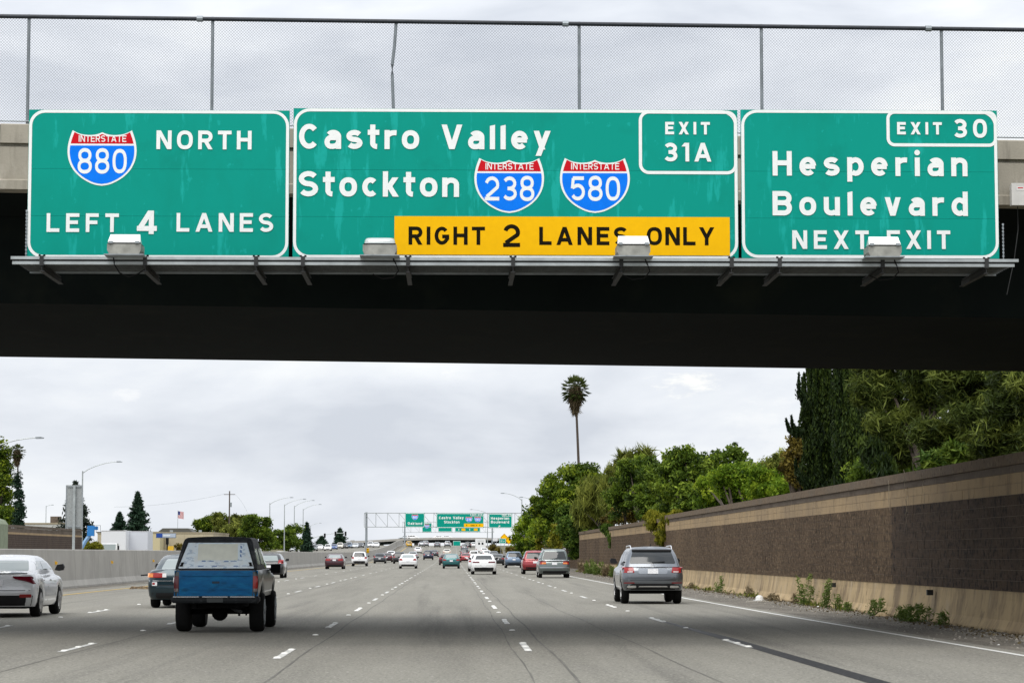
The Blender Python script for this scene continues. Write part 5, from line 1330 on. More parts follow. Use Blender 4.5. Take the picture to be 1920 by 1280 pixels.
MB().prism([(-3.2, 0), (3.2, 0), (2.2, .75), (-2.2, .75)], 8, 16).build('roof_hump', mat('dark_roofing', (.09, .09, .08), .9), g).location = (at(340, 0, 438).x-g.location.x, 0, h_)
for x in (-6, 2, 7): MB().box(x, x+.5, 4, 4.5, h_, h_+.4).build('roof_vent', M_GALVD, g)
g2, hw_, h_ = bld(278, 300, 996, 424, 5.5, 'pale yellow end bay of the beige building beside the white trailer', mat('pale_yellow_stucco', (.55, .48, .30), .9), 'building_bay')
g3, hw_, h_ = bld(45, 122, 979.5, 420, 20, 'flat roofed grey building above the left sound wall', mat('grey_roof_metal', (.52, .52, .50), .7), 'building')
MB().box(hw_-2.8, hw_-1.2, 2, 4, h_, h_+1.1).build('chimney', M_COPE, g3)
# white box trucks and the blue lift
def box_truck(px0, px1, pyt, Y, label, m, cabpx=None):
    a, b = at(px0, pyt, Y), at(px1, pyt, Y); g = empty('box_truck', ((a.x+b.x)/2, Y, prof(Y)), 0, label, 'truck'); hw = (b.x-a.x)/2; h = a.z-prof(Y)
    MB().box(-hw, hw, 0, 6.5, 1.0, h).build('cargo_box', m, g)
    for z in (1.0, h-.1): MB().box(-hw-.02, hw+.02, -.03, -.001, z, z+.1).build('box_rail', M_SILVT, g)
    for sx in (-.9, .9): o = MB().lathe([(.48, -.15), (.48, .15)], 14, axis='x').build('wheel', M_TYRE, g, True); o.location = (sx, 1.5, .48)
    return g, hw, h
M_SILVT = mat('trailer_trim', (.5, .5, .52), .5); M_TWHITE = mat('trailer_white', (.74, .75, .78), .5, var=.03); M_TGREY = mat('trailer_pale_grey', (.60, .62, .67), .5, var=.04)
box_truck(190, 236, 994, 372, 'white cargo box of the left truck above the median barrier', M_TWHITE)
box_truck(236.5, 277, 995, 376, 'pale grey cargo box right of the white one', M_TGREY)
Y = 352; p = at(207, 1018, Y); c = empty('truck', (p.x, Y, 0), R(180), 'white truck cab with wide windscreen in front of the cargo boxes', 'truck'); hw_ = 1.15; h_ = p.z-prof(Y)
P = [(0, .5), (0, h_-1.0), (.25, h_-.05), (.5, h_), (2.0, h_), (2.0, .5)]
mb = MB(); mb.prism([(-y+2, z) for y, z in P], -hw_, hw_, 'x'); mb.build('cab', P_WHITE, c)
MB().add([(-1.0, 2.03, h_-.92), (1.0, 2.03, h_-.92), (1.0, 1.80, h_-.12), (-1.0, 1.80, h_-.12)], [(0, 1, 2, 3)]).build('windscreen', M_GLASSL, c)
MB().box(-.8, .8, 2.003, 2.03, .7, 1.3).build('grille', M_BLKPL, c)
for sg in (-1, 1):
    MB().box(sg*1.35-.1, sg*1.35+.1, 1.5, 1.6, h_-1.0, h_-.3).build('wing_mirror', M_BLACK, c)
    o = MB().lathe([(.48, -.15), (.48, .15)], 14, axis='x').build('wheel', M_TYRE, c, True); o.location = (sg*.95, 1.0, .48)
M_LIFT = mat('lift_blue', (.02, .20, .55), .5); Y = 330; q = empty('boom_lift', (0, 0, 0), 0, 'blue boom lift with folded arm beside the back-turned sign', 'boom lift')
pp = [at(x, y, Y) for x, y in ((153, 1026), (160, 1014), (168, 1003), (174, 992))]
MB().tube(pp[:2]+[pp[2]], .28, 6).build('lower_boom', mat('lift_pale_blue', (.25, .42, .65), .5), q); a, b = at(164, 1000, Y), at(188, 990, Y)
MB().box(a.x, a.x+.9, Y-.3, Y+.3, a.z-.3, b.z+.35).box(a.x+.6, b.x-.3, Y-.25, Y+.2, b.z-.2, b.z+.25).build('upper_boom', M_LIFT, q)
MB().box(b.x-.5, b.x+.1, Y-.4, Y+.4, b.z-.55, b.z-.45).box(b.x-.5, b.x-.46, Y-.4, Y-.36, b.z-.45, b.z+.4).box(b.x+.06, b.x+.1, Y-.4, Y-.36, b.z-.45, b.z+.4).box(b.x-.5, b.x+.1, Y-.4, Y-.36, b.z+.36, b.z+.4).build('basket', M_BLKPL, q)
MB().box(pp[0].x-1, pp[0].x+1.2, Y-1, Y+1, .3, 1.3).build('chassis', M_LIFT, q)
for sx in (-.7, .9):
    o = MB().lathe([(.42, -.15), (.42, .15)], 14, axis='y').build('wheel', M_TYRE, q, True); o.location = (pp[0].x+sx, Y-1.1, .42)
# dealer-style sign board on a dark stem, yellow box
Y = 400; a, b = at(292.5, 1008, Y), at(330, 999, Y); g = empty('pylon_sign', (0, 0, 0), 0, 'blue and white sign board on a dark stem before the beige building', 'sign')
mid = a.x+(b.x-a.x)*.32
MB().box(a.x, b.x, Y, Y+.3, a.z, b.z).build('cabinet', mat('sign_cabinet', (.12, .15, .2), .5), g)
MB().box(a.x+.06, mid, Y-.02, Y-.002, a.z+.1, b.z-.06).build('blue_face', mat('sign_face_blue', (.01, .06, .32), .4), g)
MB().box(mid+.01, b.x-.06, Y-.02, Y-.002, a.z+.1, b.z-.06).build('grey_face', mat('sign_face_grey', (.42, .48, .58), .4), g)
MB().box(mid+.15, mid+1.25, Y-.03, Y-.022, a.z+.32, b.z-.3).build('white_wordmark', mat('sign_face_white', (.8, .82, .84), .4), g)
s_ = at(313.5, 1010, Y); MB().box(s_.x-.22, s_.x+.22, Y, Y+.3, at(0, 1020, Y).z, a.z-.002).build('stem', M_BLACK, g)
MB().box(s_.x-.1, s_.x+.1, Y+.05, Y+.25, 0, at(0, 1020, Y).z-.002).build('post', M_BLACK, g)
p = at(320, 1032, 395); tag(MB().prism([(p.x-.45, 0), (p.x+.45, 0), (p.x+.45, at(0, 1023, 395).z-.1), (p.x+.35, at(0, 1023, 395).z), (p.x-.35, at(0, 1023, 395).z), (p.x-.45, at(0, 1023, 395).z-.1)], 395, 395.8).build('yellow_box', P_YEL), 'small yellow box at the foot of the pylon sign', 'box')
# flag
Y = 520; p = at(333.5, 957, Y); g = empty('flagpole', (p.x, Y, prof(Y)), 0, 'flagpole with a united states flag over the beige building', 'flagpole'); h_ = p.z-prof(Y)
MB().tube([(0, 0, 0), (0, 0, h_+.1)], .06, 8, .035).build('pole', M_GALV, g, True)
fw, fh = at(344.5, 957, Y).x-p.x, 1.45
def flagpt(u, v_): return (u*fw, .12*math.sin(u*7), h_-.05-v_*fh-.22*u)
fl = None
mbw = MB(); mbr = MB(); mbb = MB()
for k in range(13):
    tgt = mbr if k % 2 == 0 else mbw
    for i in range(8):
        u0, u1 = i/8, (i+1)/8
        if k < 7 and i < 3: continue
        tgt.add([flagpt(u0, k/13), flagpt(u1, k/13), flagpt(u1, (k+1)/13), flagpt(u0, (k+1)/13)], [(0, 1, 2, 3)])
for i in range(3): mbb.add([flagpt(i/8, 0), flagpt((i+1)/8, 0), flagpt((i+1)/8, 7/13), flagpt(i/8, 7/13)], [(0, 1, 2, 3)])
fo = mbw.build('flag', mat('flag_white', (.75, .72, .72), .8), g); mbr.build('red_stripes', mat('flag_red', (.55, .06, .08), .8), fo); mbb.build('blue_canton', mat('flag_blue', (.03, .05, .2), .8), fo)
# utility pole
Y = 500; p = at(430.5, 920, Y); g = empty('utility_pole', (p.x, Y, prof(Y)), 0, 'wooden utility pole rising behind the green trees', 'utility pole'); h_ = p.z-prof(Y)
M_WOOD = mat('pole_wood', (.09, .07, .055), .9)
MB().tube([(0, 0, 0), (0, 0, h_)], .17, 8, .12).build('pole', M_WOOD, g, True); MB().box(-1.1, 1.1, -.06, .06, h_-.75, h_-.63).build('crossarm', M_WOOD, g)
MB().lathe([(.2, h_-3.2), (.2, h_-2.3)], 10, (.28, -.1, 0)).build('transformer', M_GALVD, g)
q = [Vector((-1, 0, h_-.6))+Vector(((u)*-22, 0, -2.6*u-1.2*u*(1-u)*4*.5)) for u in [i/8 for i in range(9)]]
MB().tube(q, .02, 4).build('wire', M_GALVD, g); q = [Vector((1, 0, h_-.6))+Vector((u*4, 0, -3*u-4*u*u)) for u in [i/6 for i in range(7)]]; MB().tube(q, .015, 4).build('wire', M_GALVD, g)
# olive truck at the left edge
Y = 205; p = at(15.5, 978, Y); M_OLIVE = mat('olive_paint', (.20, .235, .15), .7, var=.12, scale=1.5)
g = empty('olive_truck', (p.x-2.05, Y, 0), 0, 'olive green truck body with rounded top corner at the left edge', 'truck'); h_ = p.z+.35
P = [(-1.25, .5), (1.25, .5), (1.25, h_-.5), (1.0, h_-.15), (.5, h_), (-.5, h_), (-1.0, h_-.15), (-1.25, h_-.5)]
MB().prism(P, 0, 4.5).build('cargo_body', M_OLIVE, g)
q = ribbon([(.75, .9), (.75, h_-1.0), (.95, h_-.75), (1.1, h_-.9)], .05); MB().add([(a, -.01, b) for a, b in q[0]], q[1]).build('panel_beading', M_BLKPL, g)
for sx in (-.95, .95): o = MB().lathe([(.5, -.18), (.5, .18)], 14, axis='x').build('wheel', M_TYRE, g, True); o.location = (sx, 1.4, .5)
# things along the barrier foot
Yd = 105; o = MB().prism([(0, 0), (.30, .02), (.9, .0), (.8, .09), (.55, .13), (.35, .10), (.1, .12)], -.15, .15).build('debris_pile', mat('tan_debris', (.40, .29, .16), .9, col2=(.10, .07, .05), scale=9), None); o.location = (at(243, 1091, Yd).x, Yd, .0); tag(o, 'heap of tan debris at the barrier foot left of the teal sedan', 'debris')
p = at(264, 1078, 103); o = MB().box(0, .85, -.03, .03, -.03, .03).box(.72, .78, -.03, .03, -p.z, -.031).build('metal_bar', M_BLKPL, None); o.location = p; o.rotation_euler = (0, R(-4), 0); tag(o, 'black metal bar sticking out beside the teal sedan', 'metal bar')

# ------------------------------------------------------------------ vegetation
def leaf_mat(name, dark, mid, light, trans=.25):
    m = bpy.data.materials.new(name); m.use_nodes = True; t = m.node_tree; b = t.nodes['Principled BSDF']
    a = nd(t, 'ShaderNodeAttribute'); a.attribute_name = 'tint'
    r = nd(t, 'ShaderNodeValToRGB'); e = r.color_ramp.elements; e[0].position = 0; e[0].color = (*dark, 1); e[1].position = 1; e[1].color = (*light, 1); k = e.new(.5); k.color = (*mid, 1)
    t.links.new(a.outputs['Fac'], r.inputs['Fac']); t.links.new(r.outputs[0], b.inputs['Base Color'])
    b.inputs['Roughness'].default_value = .55; b.inputs['Specular IOR Level'].default_value = .12
    tr = nd(t, 'ShaderNodeBsdfTranslucent'); t.links.new(r.outputs[0], tr.inputs['Color']); mx = nd(t, 'ShaderNodeMixShader'); mx.inputs[0].default_value = trans
    o_ = t.nodes['Material Output']; t.links.new(b.outputs[0], mx.inputs[1]); t.links.new(tr.outputs[0], mx.inputs[2]); t.links.new(mx.outputs[0], o_.inputs['Surface'])
    return m
LM = {
 'cypress': leaf_mat('cypress_leaf', (.005, .011, .004), (.018, .034, .007), (.075, .11, .016), .1),
 'acacia': leaf_mat('acacia_leaf', (.010, .017, .004), (.055, .080, .014), (.22, .26, .05)),
 'bright': leaf_mat('bright_leaf', (.025, .055, .005), (.13, .22, .014), (.36, .44, .035), .35),
 'green': leaf_mat('green_leaf', (.012, .028, .004), (.078, .130, .013), (.25, .33, .035)),
 'dark': leaf_mat('dark_leaf', (.012, .026, .003), (.066, .112, .009), (.27, .33, .022)),
 'olive': leaf_mat('olive_leaf', (.035, .045, .008), (.13, .155, .026), (.30, .32, .06)),
 'yellow': leaf_mat('yellow_leaf', (.06, .07, .006), (.17, .175, .014), (.34, .31, .03)),
 'rust': leaf_mat('rust_leaf', (.04, .032, .008), (.13, .10, .018), (.27, .21, .04)),
 'conifer': leaf_mat('conifer_leaf', (.008, .020, .012), (.022, .048, .028), (.05, .09, .05), .1),
 'cedar': leaf_mat('cedar_leaf', (.014, .024, .016), (.034, .048, .034), (.07, .08, .055), .1),
 'ivy': leaf_mat('ivy_leaf', (.015, .036, .005), (.055, .105, .014), (.16, .22, .03)),
 'weed': leaf_mat('weed_leaf', (.04, .07, .015), (.11, .17, .035), (.24, .30, .08)),
 'dry': leaf_mat('dry_leaf', (.09, .07, .04), (.18, .14, .08), (.30, .25, .15)),
 'palm': leaf_mat('palm_leaf', (.020, .032, .010), (.065, .09, .022), (.16, .19, .06)),
}
M_BARK = mat('bark', (.075, .058, .045), .95, var=.3, scale=6)
def leaves(name, pos, size, m, parent, elong=1.0, droop=None, tint=None, up=.0):
    """one leaf-sized quad per position; droop: preferred axis for long leaves"""
    n = len(pos); a = RNG.normal(size=(n, 3)); 
    if droop is not None: a = a*.45+np.asarray(droop)
    a /= np.linalg.norm(a, axis=1)[:, None]
    b = RNG.normal(size=(n, 3)); b[:, 2] += up*0; b -= a*(a*b).sum(1)[:, None]; b /= np.linalg.norm(b, axis=1)[:, None]
    s = size*(.5+1.1*RNG.uniform(0, 1, n)**1.6)[:, None]; A = a*s*elong*.5; B = b*s*.5/(elong**.5 if elong > 1 else 1)
    V = np.empty((n, 4, 3)); V[:, 0] = pos-A; V[:, 1] = pos+B*.9+A*.1; V[:, 2] = pos+A; V[:, 3] = pos-B*.9+A*.1
    me = bpy.data.meshes.new(name); me.vertices.add(4*n); me.vertices.foreach_set('co', V.ravel()); me.loops.add(4*n); me.loops.foreach_set('vertex_index', np.arange(4*n, dtype=np.int32))
    me.polygons.add(n); me.polygons.foreach_set('loop_start', np.arange(0, 4*n, 4, dtype=np.int32)); me.polygons.foreach_set('loop_total', np.full(n, 4, dtype=np.int32))
    me.materials.append(m)
    t = tint if tint is not None else RNG.uniform(0, 1, n)
    at_ = me.attributes.new('tint', 'FLOAT', 'FACE'); at_.data.foreach_set('value', np.clip(t, 0, 1).astype(np.float32)); me.update(calc_edges=True)
    o = bpy.data.objects.new(name, me); COL.objects.link(o); o.parent = parent; return o
def blob_points(blobs, n, clump, ncl, shell=.55, ragged=.25):
    """clumped points in ellipsoids (x,y,z,rx,ry,rz), denser near the surface; also a tint per point (clump tone, lighter outward and upward)"""
    vol = np.array([(b[3]*b[4]*b[5])**.67 for b in blobs]); pr = vol/vol.sum(); P = []; Tn = []
    for b, p in zip(blobs, pr):
        k = max(3, int(ncl*p)); m_ = max(10, int(n*p)); d = RNG.normal(size=(k, 3)); d /= np.linalg.norm(d, axis=1)[:, None]
        rr = shell+(1-shell)*RNG.uniform(0, 1, k)**.6; rr = rr*(1+RNG.normal(size=k)*ragged*.35)
        C = d*rr[:, None]*np.array(b[3:6])+np.array(b[:3]); idx = RNG.integers(0, k, m_); cs = clump*RNG.uniform(.6, 1.4, k)
        off = RNG.normal(size=(m_, 3)); off /= np.maximum(1e-6, np.linalg.norm(off, axis=1))[:, None]; off *= (RNG.uniform(0, 1, m_)**.45)[:, None]
        off[:, 2] *= .75
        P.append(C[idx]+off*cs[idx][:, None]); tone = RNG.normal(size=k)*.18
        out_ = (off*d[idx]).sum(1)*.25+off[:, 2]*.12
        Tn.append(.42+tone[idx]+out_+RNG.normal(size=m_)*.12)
    return np.concatenate(P), np.concatenate(Tn)
def limbs(parent, base, targets, r0, m=M_BARK, fork=.45):
    mb = MB(); bx = Vector(base)
    top = sum((Vector(t) for t in targets), Vector())/len(targets); fk = bx+(top-bx)*fork
    mb.tube([bx, bx+(fk-bx)*.5+Vector((r0*.3, 0, 0)), fk], r0, 8, r0*.7); mb.build('trunk', m, parent, True)
    mb = MB()
    for t in targets:
        t = Vector(t); mid = fk+(t-fk)*.5+Vector((random.uniform(-.3, .3), random.uniform(-.3, .3), .2)); mb.tube([fk-(fk-bx)*.05, mid, t], r0*.5, 6, r0*.12)
    mb.build('limb', m, parent, True)
def pblob(px, py, rpx, rpz, Y, ry=None):
    p = at(px, py, Y); k = Y/FPX; return (p.x, Y, p.z, rpx*k, ry or rpx*k*.9, rpz*k)
def tree(name, label, blobs, n, leaf, mat_, clump, ncl, cat='tree', elong=1.5, droop=None, shell=.5, ragged=.3, trunk=.2, zb=None, limbs_=True, part='crown', fine=1.4):
    b0 = blobs[0]; cx = sum(b[0] for b in blobs)/len(blobs); cy = sum(b[1] for b in blobs)/len(blobs); z0 = prof(cy)-.14 if zb is None else zb
    g = empty(name, (cx, cy, z0), 0, label, cat)
    bl = [(b[0]-cx, b[1]-cy, b[2]-z0, b[3], b[4], b[5]) for b in blobs]
    sat = []
    for b in bl:
        for _ in range(4):
            d = Vector((random.gauss(0, 1), random.gauss(0, .6), random.gauss(.25, .7))).normalized(); k_ = random.uniform(.22, .42); sat.append((b[0]+d.x*b[3]*.98, b[1]+d.y*b[4]*.98, b[2]+d.z*b[5]*.98, b[3]*k_, b[4]*k_, b[5]*k_))
    if limbs_: bl = bl+sat
    n = int(n*fine**2*.85); leaf = leaf/fine; ncl = int(ncl*1.2)
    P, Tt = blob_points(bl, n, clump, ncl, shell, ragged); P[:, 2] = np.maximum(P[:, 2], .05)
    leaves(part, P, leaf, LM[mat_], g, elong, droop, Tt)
    if limbs_: limbs(g, (0, 0, 0), [(b[0], b[1], b[2]) for b in bl[:14]], trunk)
    return g
# -- right side, behind the wall
def cypress(px, pyt, pyb, rpx, Y, label, n=26000, tops=()):
    p0, p1 = at(px, pyb, Y), at(px, pyt, Y); z0 = 0; g = empty('cypress', (p0.x, Y, z0), 0, label, 'tree'); k = Y/FPX; Rm = rpx*k
    pts = []; tn = []
    def plume(cx, cy, za, zb, r, m):
        h = RNG.uniform(0, 1, m)**.9; ang = RNG.uniform(0, 2*np.pi, m); pr_ = r*np.minimum(1, (1-h)*2.2+.10)*(.75+.35*np.sin(h*17+cx*5))*(RNG.uniform(0, 1, m)**.35)
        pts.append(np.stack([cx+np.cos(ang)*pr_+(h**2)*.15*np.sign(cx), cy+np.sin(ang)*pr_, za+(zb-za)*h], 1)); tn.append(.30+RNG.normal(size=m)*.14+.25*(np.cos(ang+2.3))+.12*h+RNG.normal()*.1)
    H = p1.z-z0; m = n//26
    plume(0, 0, 2.0, H, Rm*.55, m*3)
    for i in range(22):
        a = i*2.4; rr = Rm*(.35+.45*RNG.uniform()); zt_ = H*(1-.32*rr/Rm*RNG.uniform(.5, 1)); plume(math.cos(a)*rr, math.sin(a)*rr, RNG.uniform(2.0, 4.5), zt_, Rm*.30, m)
    for (tx, ty, bx_, by_, rr) in tops:
        a_, b_ = at(bx_, by_, Y-.8), at(tx, ty, Y-.8); mm_ = m//3; h = RNG.uniform(0, 1, mm_); cc = np.array([a_.x-p0.x, -.8, a_.z]); dd = np.array([b_.x-a_.x, 0, b_.z-a_.z]); curve = np.stack([-np.sin(h*np.pi)*.12, 0*h, -np.sin(h*np.pi)*.12], 1)
        pts.append(cc+dd*h[:, None]+curve+RNG.normal(size=(mm_, 3))*rr*k*.5*(1.1-h)[:, None]); tn.append(.25+RNG.normal(size=mm_)*.1)
    leaves('crown', np.concatenate(pts), .075, LM['cypress'], g, 2.0, (0, 0, 1.3), np.concatenate(tn))
    MB().tube([(0, 0, 0), (0, 0, H*.8)], .22, 8, .05).build('trunk', M_BARK, g, True)
cypress(1547, 600, 905, 46, 98, 'dark cypress nearest the sky with a crooked side shoot', 75000, [(1474, 786, 1500, 815, 6), (1484, 780, 1504, 812, 6), (1492, 862, 1512, 905, 8), (1498, 700, 1512, 760, 8)])
cypress(1604, 560, 905, 52, 94, 'dark cypress with hanging plumes right of the other cypress', 70000)
tree('acacia_tree', 'broad narrow-leaved tree hanging over the wall at the right edge', [pblob(1690, 745, 60, 75, 76), pblob(1760, 700, 75, 80, 73), pblob(1850, 740, 80, 95, 68), pblob(1920, 800, 70, 80, 64), pblob(1700, 820, 55, 50, 75), pblob(1800, 820, 70, 45, 70), pblob(1640, 700, 35, 60, 80), pblob(1980, 760, 60, 120, 62), pblob(1700, 630, 90, 60, 76)],
     115000, .105, 'acacia', .40, 620, elong=3.6, shell=.35, ragged=.5, trunk=.2)
tree('willow_shrub', 'leafy shoots drooping over the coping below the narrow-leaved tree', [pblob(1757, 872, 26, 20, 66, .4), pblob(1735, 893, 15, 12, 68, .3), pblob(1790, 850, 24, 14, 65, .4)], 2600, .15, 'ivy', .25, 36, 'shrub', 3.2, shell=.3, limbs_=False, part='foliage')
tree('trailing_shrub', 'dark drooping shoots over the coping below the second cypress', [pblob(1655, 880, 16, 26, 71, .4), pblob(1668, 905, 10, 18, 69.5, .2), pblob(1640, 850, 22, 26, 74, .4)], 3000, .13, 'cypress', .22, 36, 'shrub', 3.2, (0, 0, -1), shell=.3, limbs_=False, part='foliage')
tree('rusty_shrub', 'rusty brown leafy tree at the left foot of the cypress', [pblob(1493, 868, 18, 28, 112), pblob(1502, 835, 12, 20, 112), pblob(1487, 828, 7, 10, 112), pblob(1508, 895, 22, 14, 112)], 5500, .16, 'rust', .35, 60, ragged=.5)
tree('lemon_tree', 'bright green leafy tree just left of the rusty tree', [pblob(1385, 905, 42, 32, 122), pblob(1440, 912, 42, 26, 118), pblob(1345, 925, 28, 25, 126), pblob(1475, 918, 28, 16, 116)], 22000, .15, 'bright', .45, 170, elong=1.5, ragged=.45)
tree('olive_shrub', 'pale feathery shrub peeking between lemon tree and cypress', [pblob(1450, 880, 20, 24, 128), pblob(1470, 865, 12, 22, 130)], 3000, .15, 'olive', .4, 40, 'shrub', 2.5, limbs_=False, ragged=.6)
tree('leafy_tree', 'large green tree with sparse twigs along its top above the hanging vine', [pblob(1300, 900, 62, 48, 150), pblob(1370, 890, 50, 42, 146), pblob(1260, 915, 40, 40, 152), pblob(1415, 892, 28, 30, 142), pblob(1330, 940, 60, 30, 145)], 30000, .19, 'green', .5, 260, elong=1.4, ragged=.6)
# sparse upright twigs on that tree
tw = tree('budding_tree', 'sparse twiggy tree tips standing above the large green tree', [pblob(1262, 858, 14, 14, 156), pblob(1293, 848, 5, 14, 156), pblob(1318, 870, 12, 12, 156), pblob(1345, 856, 6, 16, 156), pblob(1368, 850, 9, 15, 156), pblob(1392, 868, 12, 12, 156), pblob(1410, 880, 20, 8, 156), pblob(1330, 885, 60, 14, 156)], 1500, .20, 'green', .22, 60, elong=1.3, ragged=1.2, trunk=.10)
tree('mixed_tree', 'mid green tree between the willow and the large green tree', [pblob(1200, 895, 38, 32, 172), pblob(1240, 910, 34, 38, 168), pblob(1175, 925, 34, 40, 175), pblob(1225, 945, 50, 28, 165)], 20000, .20, 'green', .5, 190, elong=1.8, ragged=.5)
for (px, py, s, lab) in ((1172, 872, 10, 'small feathery palm tip left above the mid green tree'), (1208, 862, 12, 'feathery palm tip above the mid green tree')):
    tree('palm_tip', lab, [pblob(px, py, s*.8, s*1.3, 176)], 500, .35, 'olive', .5, 12, elong=5, trunk=.1)
tree('willow_tree', 'olive green weeping tree between the round dark tree and the mid green tree', [pblob(1130, 930, 38, 30, 195), pblob(1155, 905, 24, 25, 192), pblob(1110, 955, 28, 26, 198), pblob(1165, 945, 26, 32, 190)], 16000, .26, 'olive', .6, 150, elong=4.5, droop=(0, 0, -1), ragged=.5)
tree('yellow_shrub', 'orange yellow shrub on the wall top left of the mid green tree', [pblob(1160, 968, 22, 15, 180), pblob(1185, 962, 16, 18, 178), pblob(1140, 975, 12, 12, 183)], 3500, .18, 'rust', .3, 50, 'shrub', 1.6, limbs_=False)
tree('round_tree', 'dense rounded dark green tree at the near end of the distant wall', [pblob(1075, 925, 48, 45, 258), pblob(1040, 945, 36, 45, 256), pblob(1035, 985, 28, 38, 254), pblob(1100, 905, 30, 28, 262), pblob(1070, 965, 40, 38, 255), pblob(1085, 890, 26, 14, 260)], 34000, .30, 'dark', .95, 150, elong=1.5, ragged=.35, trunk=.35)
tree('bright_tree', 'bright green tree beside the end of the steel gantry', [pblob(985, 1000, 18, 26, 385), pblob(1000, 985, 18, 26, 378), pblob(1010, 1005, 14, 26, 372), pblob(977, 1012, 12, 18, 388)], 9000, .36, 'bright', .8, 110, ragged=.4)
tree('ivy_shrub', 'green ivy mass climbing the near corner of the brown wall', [pblob(1068, 990, 18, 28, 214), pblob(1075, 1020, 12, 30, 211), pblob(1060, 965, 14, 20, 216), pblob(1085, 978, 14, 14, 210)], 9000, .22, 'ivy', .4, 120, 'shrub', 1.6, limbs_=False, part='foliage')
tree('yellow_vine', 'yellow green vine clump left of the ivy at the wall corner', [pblob(1045, 1005, 9, 20, 228), pblob(1038, 1020, 7, 16, 232), pblob(1012, 1022, 6, 22, 262)], 3200, .22, 'yellow', .4, 50, 'shrub', 1.6, limbs_=False, part='foliage')
tree('dark_vine', 'dark vine hanging on the distant wall behind the blue grey suv', [pblob(990, 1030, 9, 22, 350), pblob(1000, 1028, 8, 22, 330), pblob(1027, 1022, 6, 24, 246), pblob(978, 1030, 6, 14, 375)], 3600, .3, 'dark', .5, 50, 'shrub', 1.6, limbs_=False, part='foliage')
Yv = 124.5; tree('hanging_vine', 'yellow green vine draped over the brown wall behind the silver suv', [pblob(1232, 978, 17, 17, Yv+4, .45), pblob(1255, 985, 16, 28, Yv-1, .35), pblob(1243, 1000, 14, 24, Yv, .3), pblob(1222, 968, 16, 10, Yv+8, .4), pblob(1264, 972, 12, 12, Yv-3, .4)], 13000, .10, 'yellow', .2, 150, 'vine', 2.2, (0, 0, -1), limbs_=False, part='foliage')
tree('hanging_vine', 'small vine draped over the wall near its far end', [pblob(1143, 995, 7, 14, 168, .25), pblob(1148, 1010, 5, 12, 166, .15), pblob(1135, 990, 10, 6, 172, .3)], 2200, .13, 'ivy', .2, 60, 'vine', 2.0, (0, 0, -1), limbs_=False, part='foliage')
tree('dry_shrub', 'dry brush on the slope right of the distant green sign', [pblob(925, 1027, 8, 6, 520), pblob(958, 1030, 10, 5, 470), pblob(935, 1032, 8, 5, 500)], 1800, .3, 'rust', .5, 40, 'shrub', 1.5, limbs_=False, part='foliage')
# wall creeper stems beneath the cypress
c_ = empty('bare_creeper', (0, 0, 0), 0, 'pale bare creeper stems dangling from the coping of the brown wall', 'vine'); mb = MB()
for (px, py0, py1) in ((1697, 880, 935), (1701, 910, 970), (1699, 935, 995), (1729, 890, 925), (1715, 860, 900), (1668, 900, 960)):
    Y = FPX*(WX-.08)/(px-847); pts = [at(px+random.uniform(-2, 2), py0+(py1-py0)*i/6, Y) for i in range(7)]; mb.tube([(min(p.x, WX-.03) if p.z < 3.36 else min(p.x, WX-.09), p.y, p.z) for p in pts], .008, 5, .003)
mb.build('stem', mat('pale_stem', (.42, .37, .28), .8), c_)
# tall fan palm and the left palm
def fan_palm(px, pyb, pxt, pyt, Y, rpx, label, skirt=True, tr=.2, nfr=46):
    b, t = at(px, pyb, Y), at(pxt, pyt, Y); z0 = prof(Y)-.14; bx_ = b.x+(b.x-t.x)*.5
    g = empty('fan_palm', (bx_, Y, z0), 0, label, 'palm tree'); k = Y/FPX; r = rpx*k
    mb = MB(); pts = [Vector((0, 0, 0))+(Vector((t.x-bx_, 0, t.z-z0)))*u+Vector((math.sin(u*3)*.1, 0, 0)) for u in [i/10 for i in range(11)]]
    mb.tube(pts, tr, 10, tr*.62).build('trunk', M_BARK, g, True)
    c = pts[-1]; V = []; tn = []; F = []
    for i in range(nfr):
        el_ = R(-55+140*i/nfr+random.uniform(-8, 8)); az_ = i*2.399; d = Vector((math.cos(az_)*math.cos(el_), math.sin(az_)*math.cos(el_), math.sin(el_)))
        ln = r*random.uniform(.55, .72); hub = c+d*ln*(1 if el_ > -.3 else .9)+Vector((0, 0, -.15*ln))
        V.append(('stem', c, hub)); a = d.cross(Vector((0, 0, 1))).normalized(); u_ = d
        for j in range(11):
            th = R(-80+16*j); dd = (u_*math.cos(th)+a*math.sin(th)).normalized(); tip = hub+dd*r*.42*random.uniform(.8, 1.1)+Vector((0, 0, -.10*r*random.random()))
            wv = dd.cross(Vector((.3, .5, .8))).normalized()*r*.045; F.append((hub, hub+(tip-hub)*.5+wv, tip, hub+(tip-hub)*.5-wv, .35+.3*(el_ > 0)+random.gauss(0, .15)))
    mb = MB()
    for _, a, b_ in V: mb.tube([a, b_], .02, 4)
    mb.build('frond_stem', LM['palm'], g)
    v = []; f = []; tt = []
    for q in F: i = len(v); v += [tuple(q[0]), tuple(q[1]), tuple(q[2]), tuple(q[3])]; f.append((i, i+1, i+2, i+3)); tt.append(q[4])
    o = mk('fronds', v, f, LM['palm'], g); a_ = o.data.attributes.new('tint', 'FLOAT', 'FACE'); a_.data.foreach_set('value', np.clip(np.array(tt), 0, 1).astype(np.float32))
    if skirt:
        n = 1600; h = RNG.uniform(0, 1, n); an = RNG.uniform(0, 6.28, n); rr = r*(.10+.30*np.sin((1-h)*np.pi*.75))*RNG.uniform(.4, 1, n)
        P = np.stack([c.x+np.cos(an)*rr, c.y+np.sin(an)*rr, c.z-.05*r-h*r*1.35], 1); leaves('dead_frond_skirt', P, r*.16, LM['dry'], g, 4, (0, 0, -1.2), RNG.uniform(.0, .55, n))
    return g
